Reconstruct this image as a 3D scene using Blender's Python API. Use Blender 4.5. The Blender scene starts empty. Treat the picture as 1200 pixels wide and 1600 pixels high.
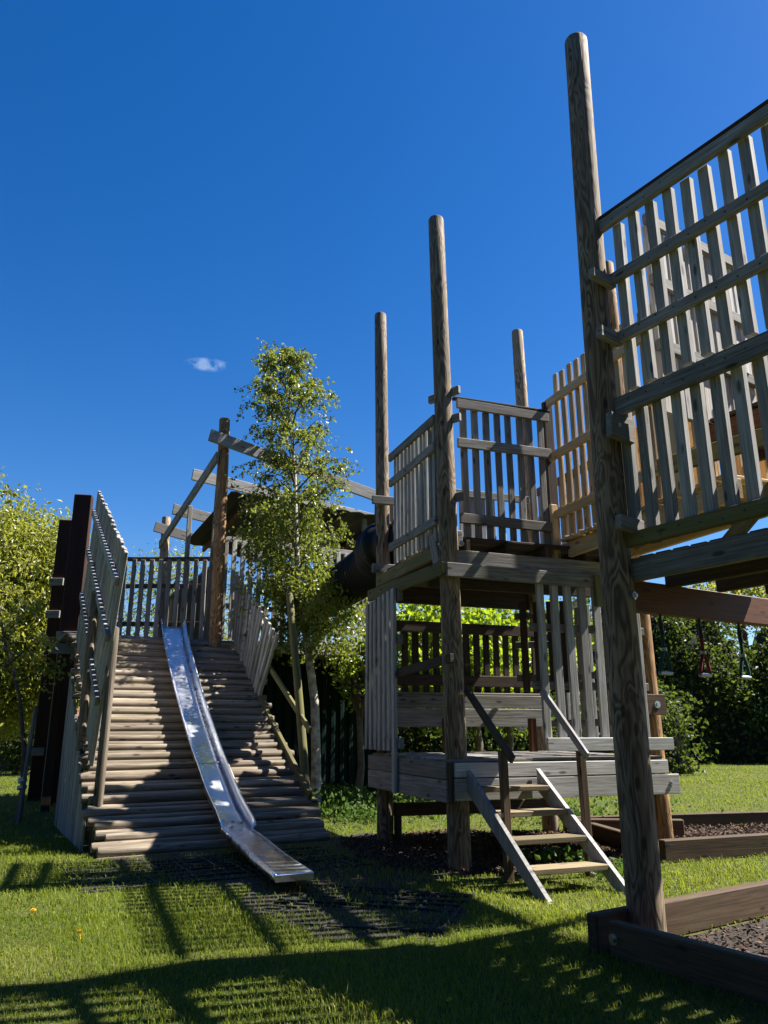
import bpy, math, random
import numpy as np
from mathutils import Vector, Matrix

random.seed(7)
rng = np.random.default_rng(7)
scene = bpy.context.scene
COL = scene.collection
R = math.radians

# ------------------------------------------------------------------ helpers
def V(*a): return Vector(a)
def jit(s): return random.uniform(-s, s)

def link(o, parent=None):
    COL.objects.link(o)
    if parent is not None: o.parent = parent
    return o

def empty(name, loc=(0, 0, 0)):
    o = bpy.data.objects.new(name, None)
    o.empty_display_size = .2
    link(o); o.location = loc
    return o

def tag(o, label=None, cat=None, group=None, kind=None):
    if label: o['label'] = label
    if cat: o['category'] = cat
    if group: o['group'] = group
    if kind: o['kind'] = kind
    return o

class MB:
    """collects boards, poles and tubes into one mesh; 'gc' = grain coordinates, 'rnd' = one number per piece"""
    def __init__(s): s.v = []; s.f = []; s.g = []; s.r = []; s.sm = []
    def board(s, a, b, w, t, side, ch=.006, wob=.0):
        a = Vector(a); b = Vector(b); ax = b - a; L = ax.length; ax.normalize()
        sd = Vector(side); sd = (sd - ax * sd.dot(ax)).normalized(); up = ax.cross(sd)
        ch = min(ch, w * .2, t * .2)
        off = (random.uniform(0, 50), random.uniform(0, 9), random.uniform(0, 9)); rnd = random.random()
        base = len(s.v)
        segs = [(0, ch), (ch, 0), (L - ch, 0), (L, ch)]
        if wob and L > .5:
            n = max(1, int(L / .35)); segs = segs[:2] + [(L * k / (n + 1), 0) for k in range(1, n + 1)] + segs[2:]
        ph = random.uniform(0, 6); ph2 = random.uniform(0, 6)
        for (l, ins) in segs:
            hw = w / 2 - ins; ht = t / 2 - ins
            wx = wob * math.sin(ph + l * 2.3); wy = wob * math.sin(ph2 + l * 1.7)
            for (x, y) in ((-hw + ch, -ht), (hw - ch, -ht), (hw, -ht + ch), (hw, ht - ch), (hw - ch, ht), (-hw + ch, ht), (-hw, ht - ch), (-hw, -ht + ch)):
                s.v.append(a + ax * l + sd * (x + wx) + up * (y + wy)); s.g.append((l + off[0], x + off[1], y + off[2])); s.r.append(rnd)
        N = len(segs)
        for i in range(N - 1):
            for k in range(8):
                p = base + i * 8 + k; q = base + i * 8 + (k + 1) % 8
                s.f.append((p, q, q + 8, p + 8)); s.sm.append(False)
        s.f.append(tuple(base + k for k in range(7, -1, -1))); s.sm.append(False)
        e = base + (N - 1) * 8
        s.f.append(tuple(e + k for k in range(8))); s.sm.append(False)
        return s
    def box(s, lo, hi, ch=.006):
        lo = Vector(lo); hi = Vector(hi); c = (lo + hi) / 2; d = hi - lo
        if d.x >= d.y and d.x >= d.z: return s.board((lo.x, c.y, c.z), (hi.x, c.y, c.z), d.y, d.z, (0, 1, 0), ch)
        if d.y >= d.z: return s.board((c.x, lo.y, c.z), (c.x, hi.y, c.z), d.x, d.z, (1, 0, 0), ch)
        return s.board((c.x, c.y, lo.z), (c.x, c.y, hi.z), d.x, d.y, (1, 0, 0), ch)
    def pole(s, pts, rads, n=18, rough=.012, cap=True):
        pts = [Vector(p) for p in pts]
        off = (random.uniform(0, 50), random.uniform(0, 9), random.uniform(0, 9)); rnd = random.random()
        base = len(s.v); l = 0
        ax0 = (pts[1] - pts[0]).normalized()
        ref = Vector((0, 0, 1)) if abs(ax0.z) < .9 else Vector((1, 0, 0))
        sd = (ref - ax0 * ref.dot(ax0)).normalized()
        for i, p in enumerate(pts):
            ax = (pts[min(i + 1, len(pts) - 1)] - pts[max(i - 1, 0)]).normalized()
            sd = (sd - ax * sd.dot(ax)).normalized(); up = ax.cross(sd)
            if i: l += (p - pts[i - 1]).length
            for k in range(n):
                a = 2 * math.pi * k / n; rr = rads[i] * (1 + jit(rough))
                c, d = math.cos(a), math.sin(a)
                s.v.append(p + sd * (c * rr) + up * (d * rr)); s.g.append((l + off[0], c * rads[i] + off[1], d * rads[i] + off[2])); s.r.append(rnd)
        N = len(pts)
        for i in range(N - 1):
            for k in range(n):
                a = base + i * n + k; b = base + i * n + (k + 1) % n
                s.f.append((a, b, b + n, a + n)); s.sm.append(True)
        if cap:
            for i, rev in ((0, True), (N - 1, False)):
                cb = len(s.v)
                for k in range(n):
                    s.v.append(s.v[base + i * n + k].copy()); s.g.append(s.g[base + i * n + k]); s.r.append(rnd)
                ids = [cb + k for k in range(n)]
                s.f.append(tuple(reversed(ids)) if rev else tuple(ids)); s.sm.append(False)
        return s
    def log(s, a, b, r0, r1=None, n=16, seg=6, bow=.0, chamf=True):
        a = Vector(a); b = Vector(b); r1 = r1 or r0
        L = (b - a).length; ax = (b - a) / L
        bd = Vector((jit(1), jit(1), jit(1))); bd = (bd - ax * bd.dot(ax)) * bow
        ts = [0] + ([min(.02 / L, .02)] if chamf else []) + [k / seg for k in range(1, seg)] + ([1 - min(.02 / L, .02)] if chamf else []) + [1]
        pts = [a.lerp(b, t) + bd * math.sin(math.pi * t) for t in ts]
        rads = [(r0 + (r1 - r0) * t) * (.9 if chamf and t in (0, 1) else 1) for t in ts]
        return s.pole(pts, rads, n)
    def poly(s, verts, smooth=False):
        base = len(s.v); rnd = random.random()
        for p in verts: s.v.append(Vector(p)); s.g.append((p[0], p[1], p[2])); s.r.append(rnd)
        s.f.append(tuple(range(base, base + len(verts)))); s.sm.append(smooth)
        return s
    def prism(s, pts, off):
        """polygon pts extruded by vector off"""
        base = len(s.v); n = len(pts); rnd = random.random(); o = Vector(off); k0 = random.uniform(0, 30)
        ax = (Vector(pts[1]) - Vector(pts[0])).normalized()
        for q in (Vector((0, 0, 0)), o):
            for p in pts:
                p = Vector(p) + q; s.v.append(p)
                l = (p - Vector(pts[0])).dot(ax); rest = (p - Vector(pts[0])) - ax * l
                s.g.append((l + k0, rest.length, rest.z)); s.r.append(rnd)
        s.f.append(tuple(range(base + n - 1, base - 1, -1))); s.f.append(tuple(range(base + n, base + 2 * n))); s.sm += [False, False]
        for k in range(n):
            s.f.append((base + k, base + (k + 1) % n, base + n + (k + 1) % n, base + n + k)); s.sm.append(False)
        return s
    def build(s, name, mat, parent=None):
        me = bpy.data.meshes.new(name)
        org = Vector((0, 0, 0))
        if parent is None and s.v:
            xs = [p.x for p in s.v]; ys = [p.y for p in s.v]; zs = [p.z for p in s.v]
            org = Vector(((min(xs) + max(xs)) / 2, (min(ys) + max(ys)) / 2, min(zs)))
        elif parent is not None:
            org = world_loc(parent)
        me.from_pydata([tuple(p - org) for p in s.v], [], s.f)
        me.polygons.foreach_set('use_smooth', s.sm)
        at = me.attributes.new('gc', 'FLOAT_VECTOR', 'POINT'); at.data.foreach_set('vector', [c for g in s.g for c in g])
        at = me.attributes.new('rnd', 'FLOAT', 'POINT'); at.data.foreach_set('value', s.r)
        me.materials.append(mat); me.update()
        o = bpy.data.objects.new(name, me); link(o, parent)
        if parent is None: o.location = org
        return o

def world_loc(o):
    p = Vector((0, 0, 0))
    while o is not None: p += Vector(o.location); o = o.parent
    return p

def mesh_np(name, verts, faces, mat, parent=None, rnd=None, smooth=False, gc=None):
    """fast mesh from numpy arrays; faces is (n,3) or (n,4)"""
    verts = np.asarray(verts, dtype=np.float32); faces = np.asarray(faces, dtype=np.int32)
    org = np.array(world_loc(parent)) if parent is not None else np.array([verts[:, 0].mean(), verts[:, 1].mean(), verts[:, 2].min()])
    me = bpy.data.meshes.new(name); nf, k = faces.shape
    me.vertices.add(len(verts)); me.vertices.foreach_set('co', (verts - org).astype(np.float32).ravel())
    me.loops.add(nf * k); me.loops.foreach_set('vertex_index', faces.ravel())
    me.polygons.add(nf); me.polygons.foreach_set('loop_start', np.arange(0, nf * k, k, dtype=np.int32))
    me.polygons.foreach_set('use_smooth', np.full(nf, smooth))
    if rnd is not None:
        at = me.attributes.new('rnd', 'FLOAT', 'POINT'); at.data.foreach_set('value', np.asarray(rnd, dtype=np.float32))
    me.materials.append(mat); me.update(calc_edges=True); me.validate()
    o = bpy.data.objects.new(name, me); link(o, parent)
    if parent is None: o.location = tuple(org)
    return o

# ------------------------------------------------------------------ materials
def newmat(name):
    m = bpy.data.materials.new(name); m.use_nodes = True; nt = m.node_tree
    for n in list(nt.nodes): nt.nodes.remove(n)
    out = nt.nodes.new('ShaderNodeOutputMaterial')
    return m, nt, out
def N(nt, typ, **kw):
    n = nt.nodes.new(typ)
    for k, v in kw.items():
        if k == 'inp':
            for a, b in v.items(): n.inputs[a].default_value = b
        else: setattr(n, k, v)
    return n
def ramp(nt, fac, stops):
    r = N(nt, 'ShaderNodeValToRGB'); e = r.color_ramp.elements
    while len(e) < len(stops): e.new(.5)
    for i, (p, c) in enumerate(stops): e[i].position = p; e[i].color = (*c, 1) if len(c) == 3 else c
    nt.links.new(fac, r.inputs[0]); return r.outputs[0]
def mix(nt, a, b, fac, mode='MIX'):
    m = N(nt, 'ShaderNodeMix', data_type='RGBA', blend_type=mode)
    for s, x in ((m.inputs[6], a), (m.inputs[7], b), (m.inputs[0], fac)):
        if hasattr(x, 'links') or isinstance(x, bpy.types.NodeSocket): nt.links.new(x, s)
        elif isinstance(x, (int, float)): s.default_value = x
        else: s.default_value = (*x, 1) if len(x) == 3 else x
    return m.outputs[2]
def math_(nt, op, a, b=None):
    m = N(nt, 'ShaderNodeMath', operation=op)
    for s, x in zip(m.inputs, (a, b)):
        if x is None: continue
        if isinstance(x, bpy.types.NodeSocket): nt.links.new(x, s)
        else: s.default_value = x
    return m.outputs[0]

def wood(name, dark, light, tint, tint_amt=.5, green=0.0, rough=.8, knots=True, ring=False, gscale=1.0, bump=.25):
    m, nt, out = newmat(name); L = nt.links.new
    at = N(nt, 'ShaderNodeAttribute', attribute_name='gc'); gc = at.outputs['Vector']
    rn = N(nt, 'ShaderNodeAttribute', attribute_name='rnd').outputs['Fac']
    mp = N(nt, 'ShaderNodeMapping'); L(gc, mp.inputs[0]); mp.inputs['Scale'].default_value = (2.2 * gscale, 55 * gscale, 55 * gscale)
    fine = N(nt, 'ShaderNodeTexNoise', inp={'Scale': 1.0, 'Detail': 5.0, 'Roughness': .65}); L(mp.outputs[0], fine.inputs['Vector'])
    mp2 = N(nt, 'ShaderNodeMapping'); L(gc, mp2.inputs[0]); mp2.inputs['Scale'].default_value = (.9, 9, 9)
    big = N(nt, 'ShaderNodeTexNoise', inp={'Scale': 1.0, 'Detail': 4.0, 'Roughness': .6}); L(mp2.outputs[0], big.inputs['Vector'])
    g = fine.outputs['Fac']
    if ring:
        mp3 = N(nt, 'ShaderNodeMapping'); L(gc, mp3.inputs[0]); mp3.inputs['Scale'].default_value = (1.3, 8, 8)
        rg = N(nt, 'ShaderNodeTexNoise', inp={'Scale': 1.0, 'Detail': 2.0, 'Roughness': .45, 'Distortion': .6}); L(mp3.outputs[0], rg.inputs['Vector'])
        s = math_(nt, 'SINE', math_(nt, 'MULTIPLY', rg.outputs['Fac'], 70.0))
        s = math_(nt, 'ADD', math_(nt, 'MULTIPLY', s, .19), .0)
        g = math_(nt, 'ADD', g, s)
    col = ramp(nt, g, [(.3, dark), (.5, tuple((a + b) / 2 for a, b in zip(dark, light))), (.68, light)])
    f = ramp(nt, big.outputs['Fac'], [(.42, (0, 0, 0)), (.66, (1, 1, 1))])
    col = mix(nt, col, tint, math_(nt, 'MULTIPLY', f, tint_amt))
    if green > 0:
        tc = N(nt, 'ShaderNodeNewGeometry')
        gn = N(nt, 'ShaderNodeTexNoise', inp={'Scale': 3.5, 'Detail': 6.0}); L(tc.outputs['Position'], gn.inputs['Vector'])
        gf = ramp(nt, gn.outputs['Fac'], [(.48, (0, 0, 0)), (.7, (1, 1, 1))])
        col = mix(nt, col, (.09, .10, .028), math_(nt, 'MULTIPLY', gf, green))
    cr = N(nt, 'ShaderNodeMapping'); L(gc, cr.inputs[0]); cr.inputs['Scale'].default_value = (1.1, 42, 42)
    cn = N(nt, 'ShaderNodeTexNoise', inp={'Scale': 1.0, 'Detail': 3.0, 'Roughness': .5, 'Distortion': .3}); L(cr.outputs[0], cn.inputs['Vector'])
    cf = ramp(nt, cn.outputs['Fac'], [(.675, (0, 0, 0)), (.72, (1, 1, 1))])
    col = mix(nt, col, tuple(c * .3 for c in dark), math_(nt, 'MULTIPLY', cf, .75))
    col = mix(nt, col, tint, math_(nt, 'MULTIPLY', math_(nt, 'FRACT', math_(nt, 'MULTIPLY', rn, 7.31)), .38))
    if knots:
        mk = N(nt, 'ShaderNodeMapping'); L(gc, mk.inputs[0]); mk.inputs['Scale'].default_value = (3.0, 9, 9)
        vo = N(nt, 'ShaderNodeTexVoronoi', inp={'Scale': 1.0, 'Randomness': 1.0}); L(mk.outputs[0], vo.inputs['Vector'])
        kf = ramp(nt, vo.outputs['Distance'], [(.10, (1, 1, 1)), (.19, (0, 0, 0))])
        col = mix(nt, col, tuple(c * .35 for c in dark), math_(nt, 'MULTIPLY', kf, .8))
    val = math_(nt, 'ADD', math_(nt, 'MULTIPLY', rn, .6), .7)
    hs = N(nt, 'ShaderNodeHueSaturation'); L(col, hs.inputs['Color']); L(val, hs.inputs['Value'])
    bs = N(nt, 'ShaderNodeBsdfPrincipled', inp={'Roughness': rough, 'Specular IOR Level': .25}); L(hs.outputs[0], bs.inputs['Base Color'])
    bp = N(nt, 'ShaderNodeBump', inp={'Strength': bump, 'Distance': .006}); L(g, bp.inputs['Height']); L(bp.outputs[0], bs.inputs['Normal'])
    L(bs.outputs[0], out.inputs[0])
    return m

def simple(name, col, rough=.6, metal=0., noise=None, spec=.4, bump=0.):
    """noise = (scale, second colour, amount)"""
    m, nt, out = newmat(name); L = nt.links.new
    bs = N(nt, 'ShaderNodeBsdfPrincipled', inp={'Roughness': rough, 'Metallic': metal, 'Specular IOR Level': spec}); bs.inputs['Base Color'].default_value = (*col, 1)
    if noise:
        tc = N(nt, 'ShaderNodeNewGeometry')
        nz = N(nt, 'ShaderNodeTexNoise', inp={'Scale': noise[0], 'Detail': 8.0, 'Roughness': .6}); L(tc.outputs['Position'], nz.inputs['Vector'])
        f = ramp(nt, nz.outputs['Fac'], [(.4, (0, 0, 0)), (.65, (1, 1, 1))])
        L(mix(nt, col, noise[1], math_(nt, 'MULTIPLY', f, noise[2])), bs.inputs['Base Color'])
        if bump:
            bp = N(nt, 'ShaderNodeBump', inp={'Strength': bump, 'Distance': .02}); L(nz.outputs['Fac'], bp.inputs['Height']); L(bp.outputs[0], bs.inputs['Normal'])
    L(bs.outputs[0], out.inputs[0]); return m

def leafmat(name, c0, c1, c2, trans, tf=.45, rough=.4, spec=.5):
    """colour varies leaf by leaf through the rnd attribute"""
    m, nt, out = newmat(name); L = nt.links.new
    rn = N(nt, 'ShaderNodeAttribute', attribute_name='rnd').outputs['Fac']
    col = ramp(nt, rn, [(0, c0), (.5, c1), (1, c2)])
    bs = N(nt, 'ShaderNodeBsdfPrincipled', inp={'Roughness': rough, 'Specular IOR Level': spec}); L(col, bs.inputs['Base Color'])
    tr = N(nt, 'ShaderNodeBsdfTranslucent'); L(mix(nt, col, trans, .7), tr.inputs['Color'])
    mx = N(nt, 'ShaderNodeMixShader'); mx.inputs[0].default_value = tf
    L(bs.outputs[0], mx.inputs[1]); L(tr.outputs[0], mx.inputs[2]); L(mx.outputs[0], out.inputs[0])
    return m

M = {}
M['grey'] = wood('weathered grey timber', (.07, .068, .065), (.33, .325, .315), (.15, .125, .10), .45, green=.35)
M['greyclean'] = wood('silver grey timber', (.15, .147, .144), (.52, .515, .51), (.25, .21, .17), .4, green=.12)
M['slat'] = wood('grey fence slats', (.115, .116, .117), (.47, .475, .475), (.22, .195, .165), .5, green=.15)
M['darkslat'] = wood('brown fence slats', (.028, .02, .016), (.095, .07, .052), (.04, .027, .02), .5)
M['new'] = wood('fresh pine timber', (.33, .22, .105), (.60, .46, .27), (.42, .27, .13), .5, rough=.7)
M['pole'] = wood('round pine pole', (.10, .074, .049), (.40, .31, .21), (.19, .125, .072), .5, green=.12, ring=True, knots=True, gscale=.7, bump=.4)
M['polewarm'] = wood('warm brown pine pole', (.09, .052, .024), (.33, .20, .09), (.15, .075, .03), .5, ring=True, gscale=.7, bump=.4)
M['log'] = wood('half round ramp logs', (.042, .034, .025), (.35, .295, .23), (.13, .095, .062), .5, green=.25, gscale=.8, bump=.5)
M['sleeper'] = wood('tarred sleeper', (.006, .004, .003), (.022, .013, .009), (.055, .015, .006), .55, knots=False, rough=.75)
M['redbeam'] = wood('red brown beam', (.05, .018, .008), (.13, .05, .022), (.08, .028, .012), .5, rough=.65)
M['bed'] = wood('brown sleeper', (.04, .025, .015), (.15, .10, .058), (.06, .034, .02), .5, green=.15)
M['tread'] = wood('worn yellow brown tread', (.10, .076, .045), (.29, .23, .145), (.15, .115, .062), .5, green=.3)
M['mossrail'] = wood('mossy rail', (.05, .042, .022), (.17, .145, .075), (.10, .10, .025), .7, green=.6)
M['black_plastic'] = simple('black corrugated plastic', (.005, .005, .006), .55, spec=.22)
M['roof'] = simple('black roof sheet', (.012, .011, .010), .8, noise=(3, (.03, .025, .02), .5))
M['rubber'] = simple('black rubber', (.009, .009, .010), .75, noise=(9, (.02, .018, .015), .6))
M['bolt'] = simple('zinc bolt', (.5, .5, .52), .35, metal=1.)
M['rope_green'] = simple('green rope', (.006, .075, .06), .75, noise=(140, (.002, .03, .025), .7))
M['rope_red'] = simple('red rope', (.16, .012, .018), .75, noise=(140, (.07, .006, .008), .7))
M['grip'] = simple('grey metal grip bar', (.38, .39, .41), .45, metal=.3)
M['shackle'] = simple('dark shackle', (.012, .012, .013), .5)
M['pale'] = wood('sunlit grey board', (.20, .197, .19), (.62, .615, .605), (.32, .28, .23), .35, green=.12)  # lighter grey timber, sun on the front boards put into the colour
M['band'] = simple('pale tree tie', (.62, .62, .60), .7)
M['bark_birch'] = simple('birch bark', (.46, .43, .38), .8, noise=(9, (.05, .04, .035), .75), bump=.4)
M['bark'] = simple('brown bark', (.075, .058, .042), .9, noise=(14, (.16, .13, .10), .6), bump=.6)
M['twig'] = simple('dark twig', (.07, .045, .032), .8)
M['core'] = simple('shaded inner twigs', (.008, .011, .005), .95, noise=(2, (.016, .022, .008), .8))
M['shed'] = simple('red brown shed boards', (.20, .085, .06), .8, noise=(5, (.12, .05, .035), .6))
M['white'] = simple('white painted board', (.6, .58, .54), .6)
M['darkfence'] = simple('dark stained fence', (.02, .018, .014), .85, noise=(4, (.035, .03, .02), .6))
M['soil'] = simple('bare soil', (.014, .011, .009), .95, noise=(7, (.035, .026, .018), .7), bump=.9)
M['leaf_birch'] = leafmat('birch leaf', (.045, .07, .010), (.105, .135, .018), (.21, .22, .04), (.30, .35, .025), .42, .38, .4)
M['leaf_willow'] = leafmat('pale green leaf', (.07, .09, .012), (.18, .205, .03), (.34, .33, .07), (.42, .44, .04), .5)
M['leaf_hedge'] = leafmat('dark hedge leaf', (.010, .021, .006), (.032, .055, .011), (.11, .14, .03), (.16, .22, .02), .35, .5, .22)
M['leaf_maple'] = leafmat('lime maple leaf', (.04, .075, .006), (.10, .165, .010), (.20, .27, .018), (.38, .50, .02), .55)
M['leaf_weed'] = leafmat('weed leaf', (.025, .055, .010), (.05, .095, .016), (.09, .14, .03), (.12, .22, .03), .35, .55, .2)
M['grassblade'] = leafmat('grass blade', (.038, .072, .005), (.117, .165, .010), (.29, .285, .05), (.30, .37, .02), .42, .5, .3)
M['bark_chip'] = leafmat('bark chip', (.035, .02, .013), (.08, .046, .03), (.16, .105, .072), (.1, .06, .04), .02, .85, .2)
M['dandelion'] = simple('yellow petals', (.75, .42, .01), .6)
M['deadleaf'] = leafmat('dead leaf', (.035, .018, .01), (.06, .03, .015), (.10, .05, .02), (.1, .05, .02), .1, .8, .2)

def steel():
    m, nt, out = newmat('polished worn steel'); L = nt.links.new
    g = N(nt, 'ShaderNodeNewGeometry')
    n1 = N(nt, 'ShaderNodeTexNoise', inp={'Scale': 2.3, 'Detail': 5.0, 'Roughness': .6, 'Distortion': .8}); L(g.outputs['Position'], n1.inputs['Vector'])
    n2 = N(nt, 'ShaderNodeTexNoise', inp={'Scale': 60.0, 'Detail': 3.0}); L(g.outputs['Position'], n2.inputs['Vector'])
    bs = N(nt, 'ShaderNodeBsdfPrincipled', inp={'Metallic': 1.0})
    L(ramp(nt, n1.outputs['Fac'], [(.35, (.68, .70, .73)), (.65, (.90, .91, .93))]), bs.inputs['Base Color'])
    L(ramp(nt, n1.outputs['Fac'], [(.35, (.42, .42, .42)), (.65, (.20, .20, .20))]), bs.inputs['Roughness'])
    bp = N(nt, 'ShaderNodeBump', inp={'Strength': .25, 'Distance': .03}); L(n1.outputs['Fac'], bp.inputs['Height'])
    bp2 = N(nt, 'ShaderNodeBump', inp={'Strength': .06, 'Distance': .002}); L(n2.outputs['Fac'], bp2.inputs['Height']); L(bp.outputs[0], bp2.inputs['Normal'])
    L(bp2.outputs[0], bs.inputs['Normal']); L(bs.outputs[0], out.inputs[0]); return m
M['steel'] = steel()

def container_mat():
    m, nt, out = newmat('dark green painted steel'); L = nt.links.new
    g = N(nt, 'ShaderNodeNewGeometry')
    mp = N(nt, 'ShaderNodeMapping'); L(g.outputs['Position'], mp.inputs[0]); mp.inputs['Scale'].default_value = (5, 5, .7)
    n1 = N(nt, 'ShaderNodeTexNoise', inp={'Scale': 1.0, 'Detail': 7.0, 'Roughness': .65}); L(mp.outputs[0], n1.inputs['Vector'])
    bs = N(nt, 'ShaderNodeBsdfPrincipled', inp={'Roughness': .85, 'Specular IOR Level': .08})
    L(ramp(nt, n1.outputs['Fac'], [(.35, (.003, .011, .011)), (.55, (.005, .017, .015)), (.72, (.012, .014, .009))]), bs.inputs['Base Color'])
    L(bs.outputs[0], out.inputs[0]); return m
M['container'] = container_mat()

def ground_mat():
    m, nt, out = newmat('lawn turf'); L = nt.links.new
    g = N(nt, 'ShaderNodeNewGeometry')
    n1 = N(nt, 'ShaderNodeTexNoise', inp={'Scale': .7, 'Detail': 6.0, 'Roughness': .6}); L(g.outputs['Position'], n1.inputs['Vector'])
    n2 = N(nt, 'ShaderNodeTexNoise', inp={'Scale': 38.0, 'Detail': 6.0, 'Roughness': .75}); L(g.outputs['Position'], n2.inputs['Vector'])
    c1 = ramp(nt, n2.outputs['Fac'], [(.3, (.018, .026, .006)), (.5, (.055, .075, .010)), (.72, (.13, .135, .030))])
    c2 = ramp(nt, n2.outputs['Fac'], [(.3, (.035, .032, .012)), (.6, (.12, .115, .035)), (.8, (.20, .17, .07))])
    f = ramp(nt, n1.outputs['Fac'], [(.45, (0, 0, 0)), (.7, (1, 1, 1))])
    bs = N(nt, 'ShaderNodeBsdfPrincipled', inp={'Roughness': .9, 'Specular IOR Level': .15}); L(mix(nt, c1, c2, f), bs.inputs['Base Color'])
    bp = N(nt, 'ShaderNodeBump', inp={'Strength': .8, 'Distance': .03}); L(n2.outputs['Fac'], bp.inputs['Height']); L(bp.outputs[0], bs.inputs['Normal'])
    L(bs.outputs[0], out.inputs[0]); return m
M['ground'] = ground_mat()

# ------------------------------------------------------------------ world, sun, camera
SUN_AZ, SUN_EL = R(77), R(50)           # azimuth clockwise from +Y
w = bpy.data.worlds.new("World"); scene.world = w; w.use_nodes = True
nt = w.node_tree; bg = nt.nodes['Background']
sky = nt.nodes.new('ShaderNodeTexSky'); sky.sky_type = 'NISHITA'; sky.sun_disc = False
sky.sun_elevation = SUN_EL; sky.sun_rotation = SUN_AZ
sky.altitude = 400; sky.air_density = 1.0; sky.dust_density = .3; sky.ozone_density = 3.0
# one small wisp of cloud, fixed in the sky's own directions
tc = nt.nodes.new('ShaderNodeTexCoord')
cd = Vector((-.219, .873, .437)).normalized(); ch = Vector((cd.y, -cd.x, 0)).normalized(); cv = ch.cross(cd)
def dotn(vec, sc):
    d = nt.nodes.new('ShaderNodeVectorMath'); d.operation = 'DOT_PRODUCT'; nt.links.new(tc.outputs['Generated'], d.inputs[0]); d.inputs[1].default_value = vec
    return math_(nt, 'MULTIPLY', d.outputs['Value'], sc)
nz = nt.nodes.new('ShaderNodeTexNoise'); nz.inputs['Scale'].default_value = 55; nz.inputs['Detail'].default_value = 6; nt.links.new(tc.outputs['Generated'], nz.inputs['Vector'])
hx = dotn(ch, 1 / .030); hy = dotn(cv, 1 / .009)
rr = math_(nt, 'ADD', math_(nt, 'MULTIPLY', hx, hx), math_(nt, 'MULTIPLY', hy, hy))
front = math_(nt, 'GREATER_THAN', dotn(cd, 1), .5)
fall = math_(nt, 'MULTIPLY', math_(nt, 'MAXIMUM', math_(nt, 'SUBTRACT', 1.0, rr), 0.0), front)
cl = math_(nt, 'MULTIPLY', fall, math_(nt, 'MAXIMUM', math_(nt, 'SUBTRACT', nz.outputs['Fac'], .42), 0.0))
cl = math_(nt, 'MINIMUM', math_(nt, 'MULTIPLY', cl, 1.9), .2)
hsv = nt.nodes.new('ShaderNodeHueSaturation'); hsv.inputs['Hue'].default_value = .509; hsv.inputs['Saturation'].default_value = 1.38; hsv.inputs['Value'].default_value = .97; nt.links.new(sky.outputs[0], hsv.inputs['Color'])
nt.links.new(mix(nt, hsv.outputs[0], (7.5, 8.5, 9.5), cl), bg.inputs['Color'])
bg.inputs['Strength'].default_value = .05

sun = bpy.data.lights.new('sun', 'SUN'); sun.energy = 5.0; sun.angle = R(.53); sun.color = (1, .945, .86)
so = link(bpy.data.objects.new('sun', sun)); so.location = (20, 5, 30)
S = Vector((math.cos(SUN_EL) * math.sin(SUN_AZ), math.cos(SUN_EL) * math.cos(SUN_AZ), math.sin(SUN_EL)))
so.rotation_euler = S.to_track_quat('Z', 'Y').to_euler()

cam = bpy.data.cameras.new('camera'); cam.sensor_width = 36; cam.lens = 27.0; cam.clip_end = 2000; cam.clip_start = .05
co = link(bpy.data.objects.new('camera', cam)); co.location = (0, 0, 1.40); co.rotation_euler = (R(90 + 15.7), R(.15), 0)
scene.camera = co
scene.view_settings.view_transform = 'Standard'; scene.view_settings.look = 'None'; scene.view_settings.gamma = 1; scene.view_settings.exposure = 1.75
scene.cycles.max_bounces = 6; scene.cycles.transparent_max_bounces = 4

# ------------------------------------------------------------------ local frames
def frame(o, deg):
    a = R(deg); x = Vector((math.cos(a), math.sin(a), 0)); y = Vector((-x.y, x.x, 0)); o = Vector((*o, 0))
    return (lambda u, v, z: o + x * u + y * v + Vector((0, 0, z))), x, y
TW, TU, TV = frame((.691, 8.311), 20.3)        # play tower: u along its front, v towards its back
NW, NS, NN = frame((1.75, 5.67), -57)          # near walkway: s along its fence towards the viewer, n across it
_rw, RE, RD = frame((-3.2, 9.2), 28)           # log ramp: e across, r up the slope
def RW(r, e, z): return _rw(e, r, z)
SL = math.tan(R(34))
UP = Vector((0, 0, 1))

def fence_panel(parent, A, B, zb, zt, n, sw, st, rails, rail_h, rail_t, side, mat, rmat=None, ext=.03, jz=.012, name='fence_panel', slope=0.):
    """upright slats between A and B (one mesh) with each rail as a child; side=+1 puts the rails on the left of A->B"""
    A = Vector(A); B = Vector(B); A.z = B.z = 0; t = (B - A); Ln = t.length; t.normalize(); nr = Vector((-t.y, t.x, 0)) * side
    m = MB()
    for k in range(n):
        f = (k + .5) / n; p = A.lerp(B, f); dz = slope * f
        le = t * jit(.007)
        m.board(p + UP * (zb + dz + jit(jz)), p + le + UP * (zt + dz + jit(jz)), sw * (1 + jit(.05)), st, t, wob=.003)
    o = m.build(name, mat, parent)
    for z in rails:
        q = nr * (st / 2 + rail_t / 2 + .002)
        MB().board(A - t * ext + q + UP * (z - rail_h / 2), B + t * ext + q + UP * (z - rail_h / 2 + slope + jit(.008)), rail_h, rail_t, UP, wob=.003).build('rail', rmat or mat, o)
    return o

def bolt(p, nrm, parent, r=.022):
    nrm = Vector(nrm).normalized()
    m = MB(); m.pole([Vector(p) - nrm * .004, Vector(p) + nrm * .004], [r * 1.9, r * 1.9], 16, 0); m.pole([Vector(p) + nrm * .003, Vector(p) + nrm * .018], [r, r], 6, 0)
    return m.build('bolt', M['bolt'], parent)

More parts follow.
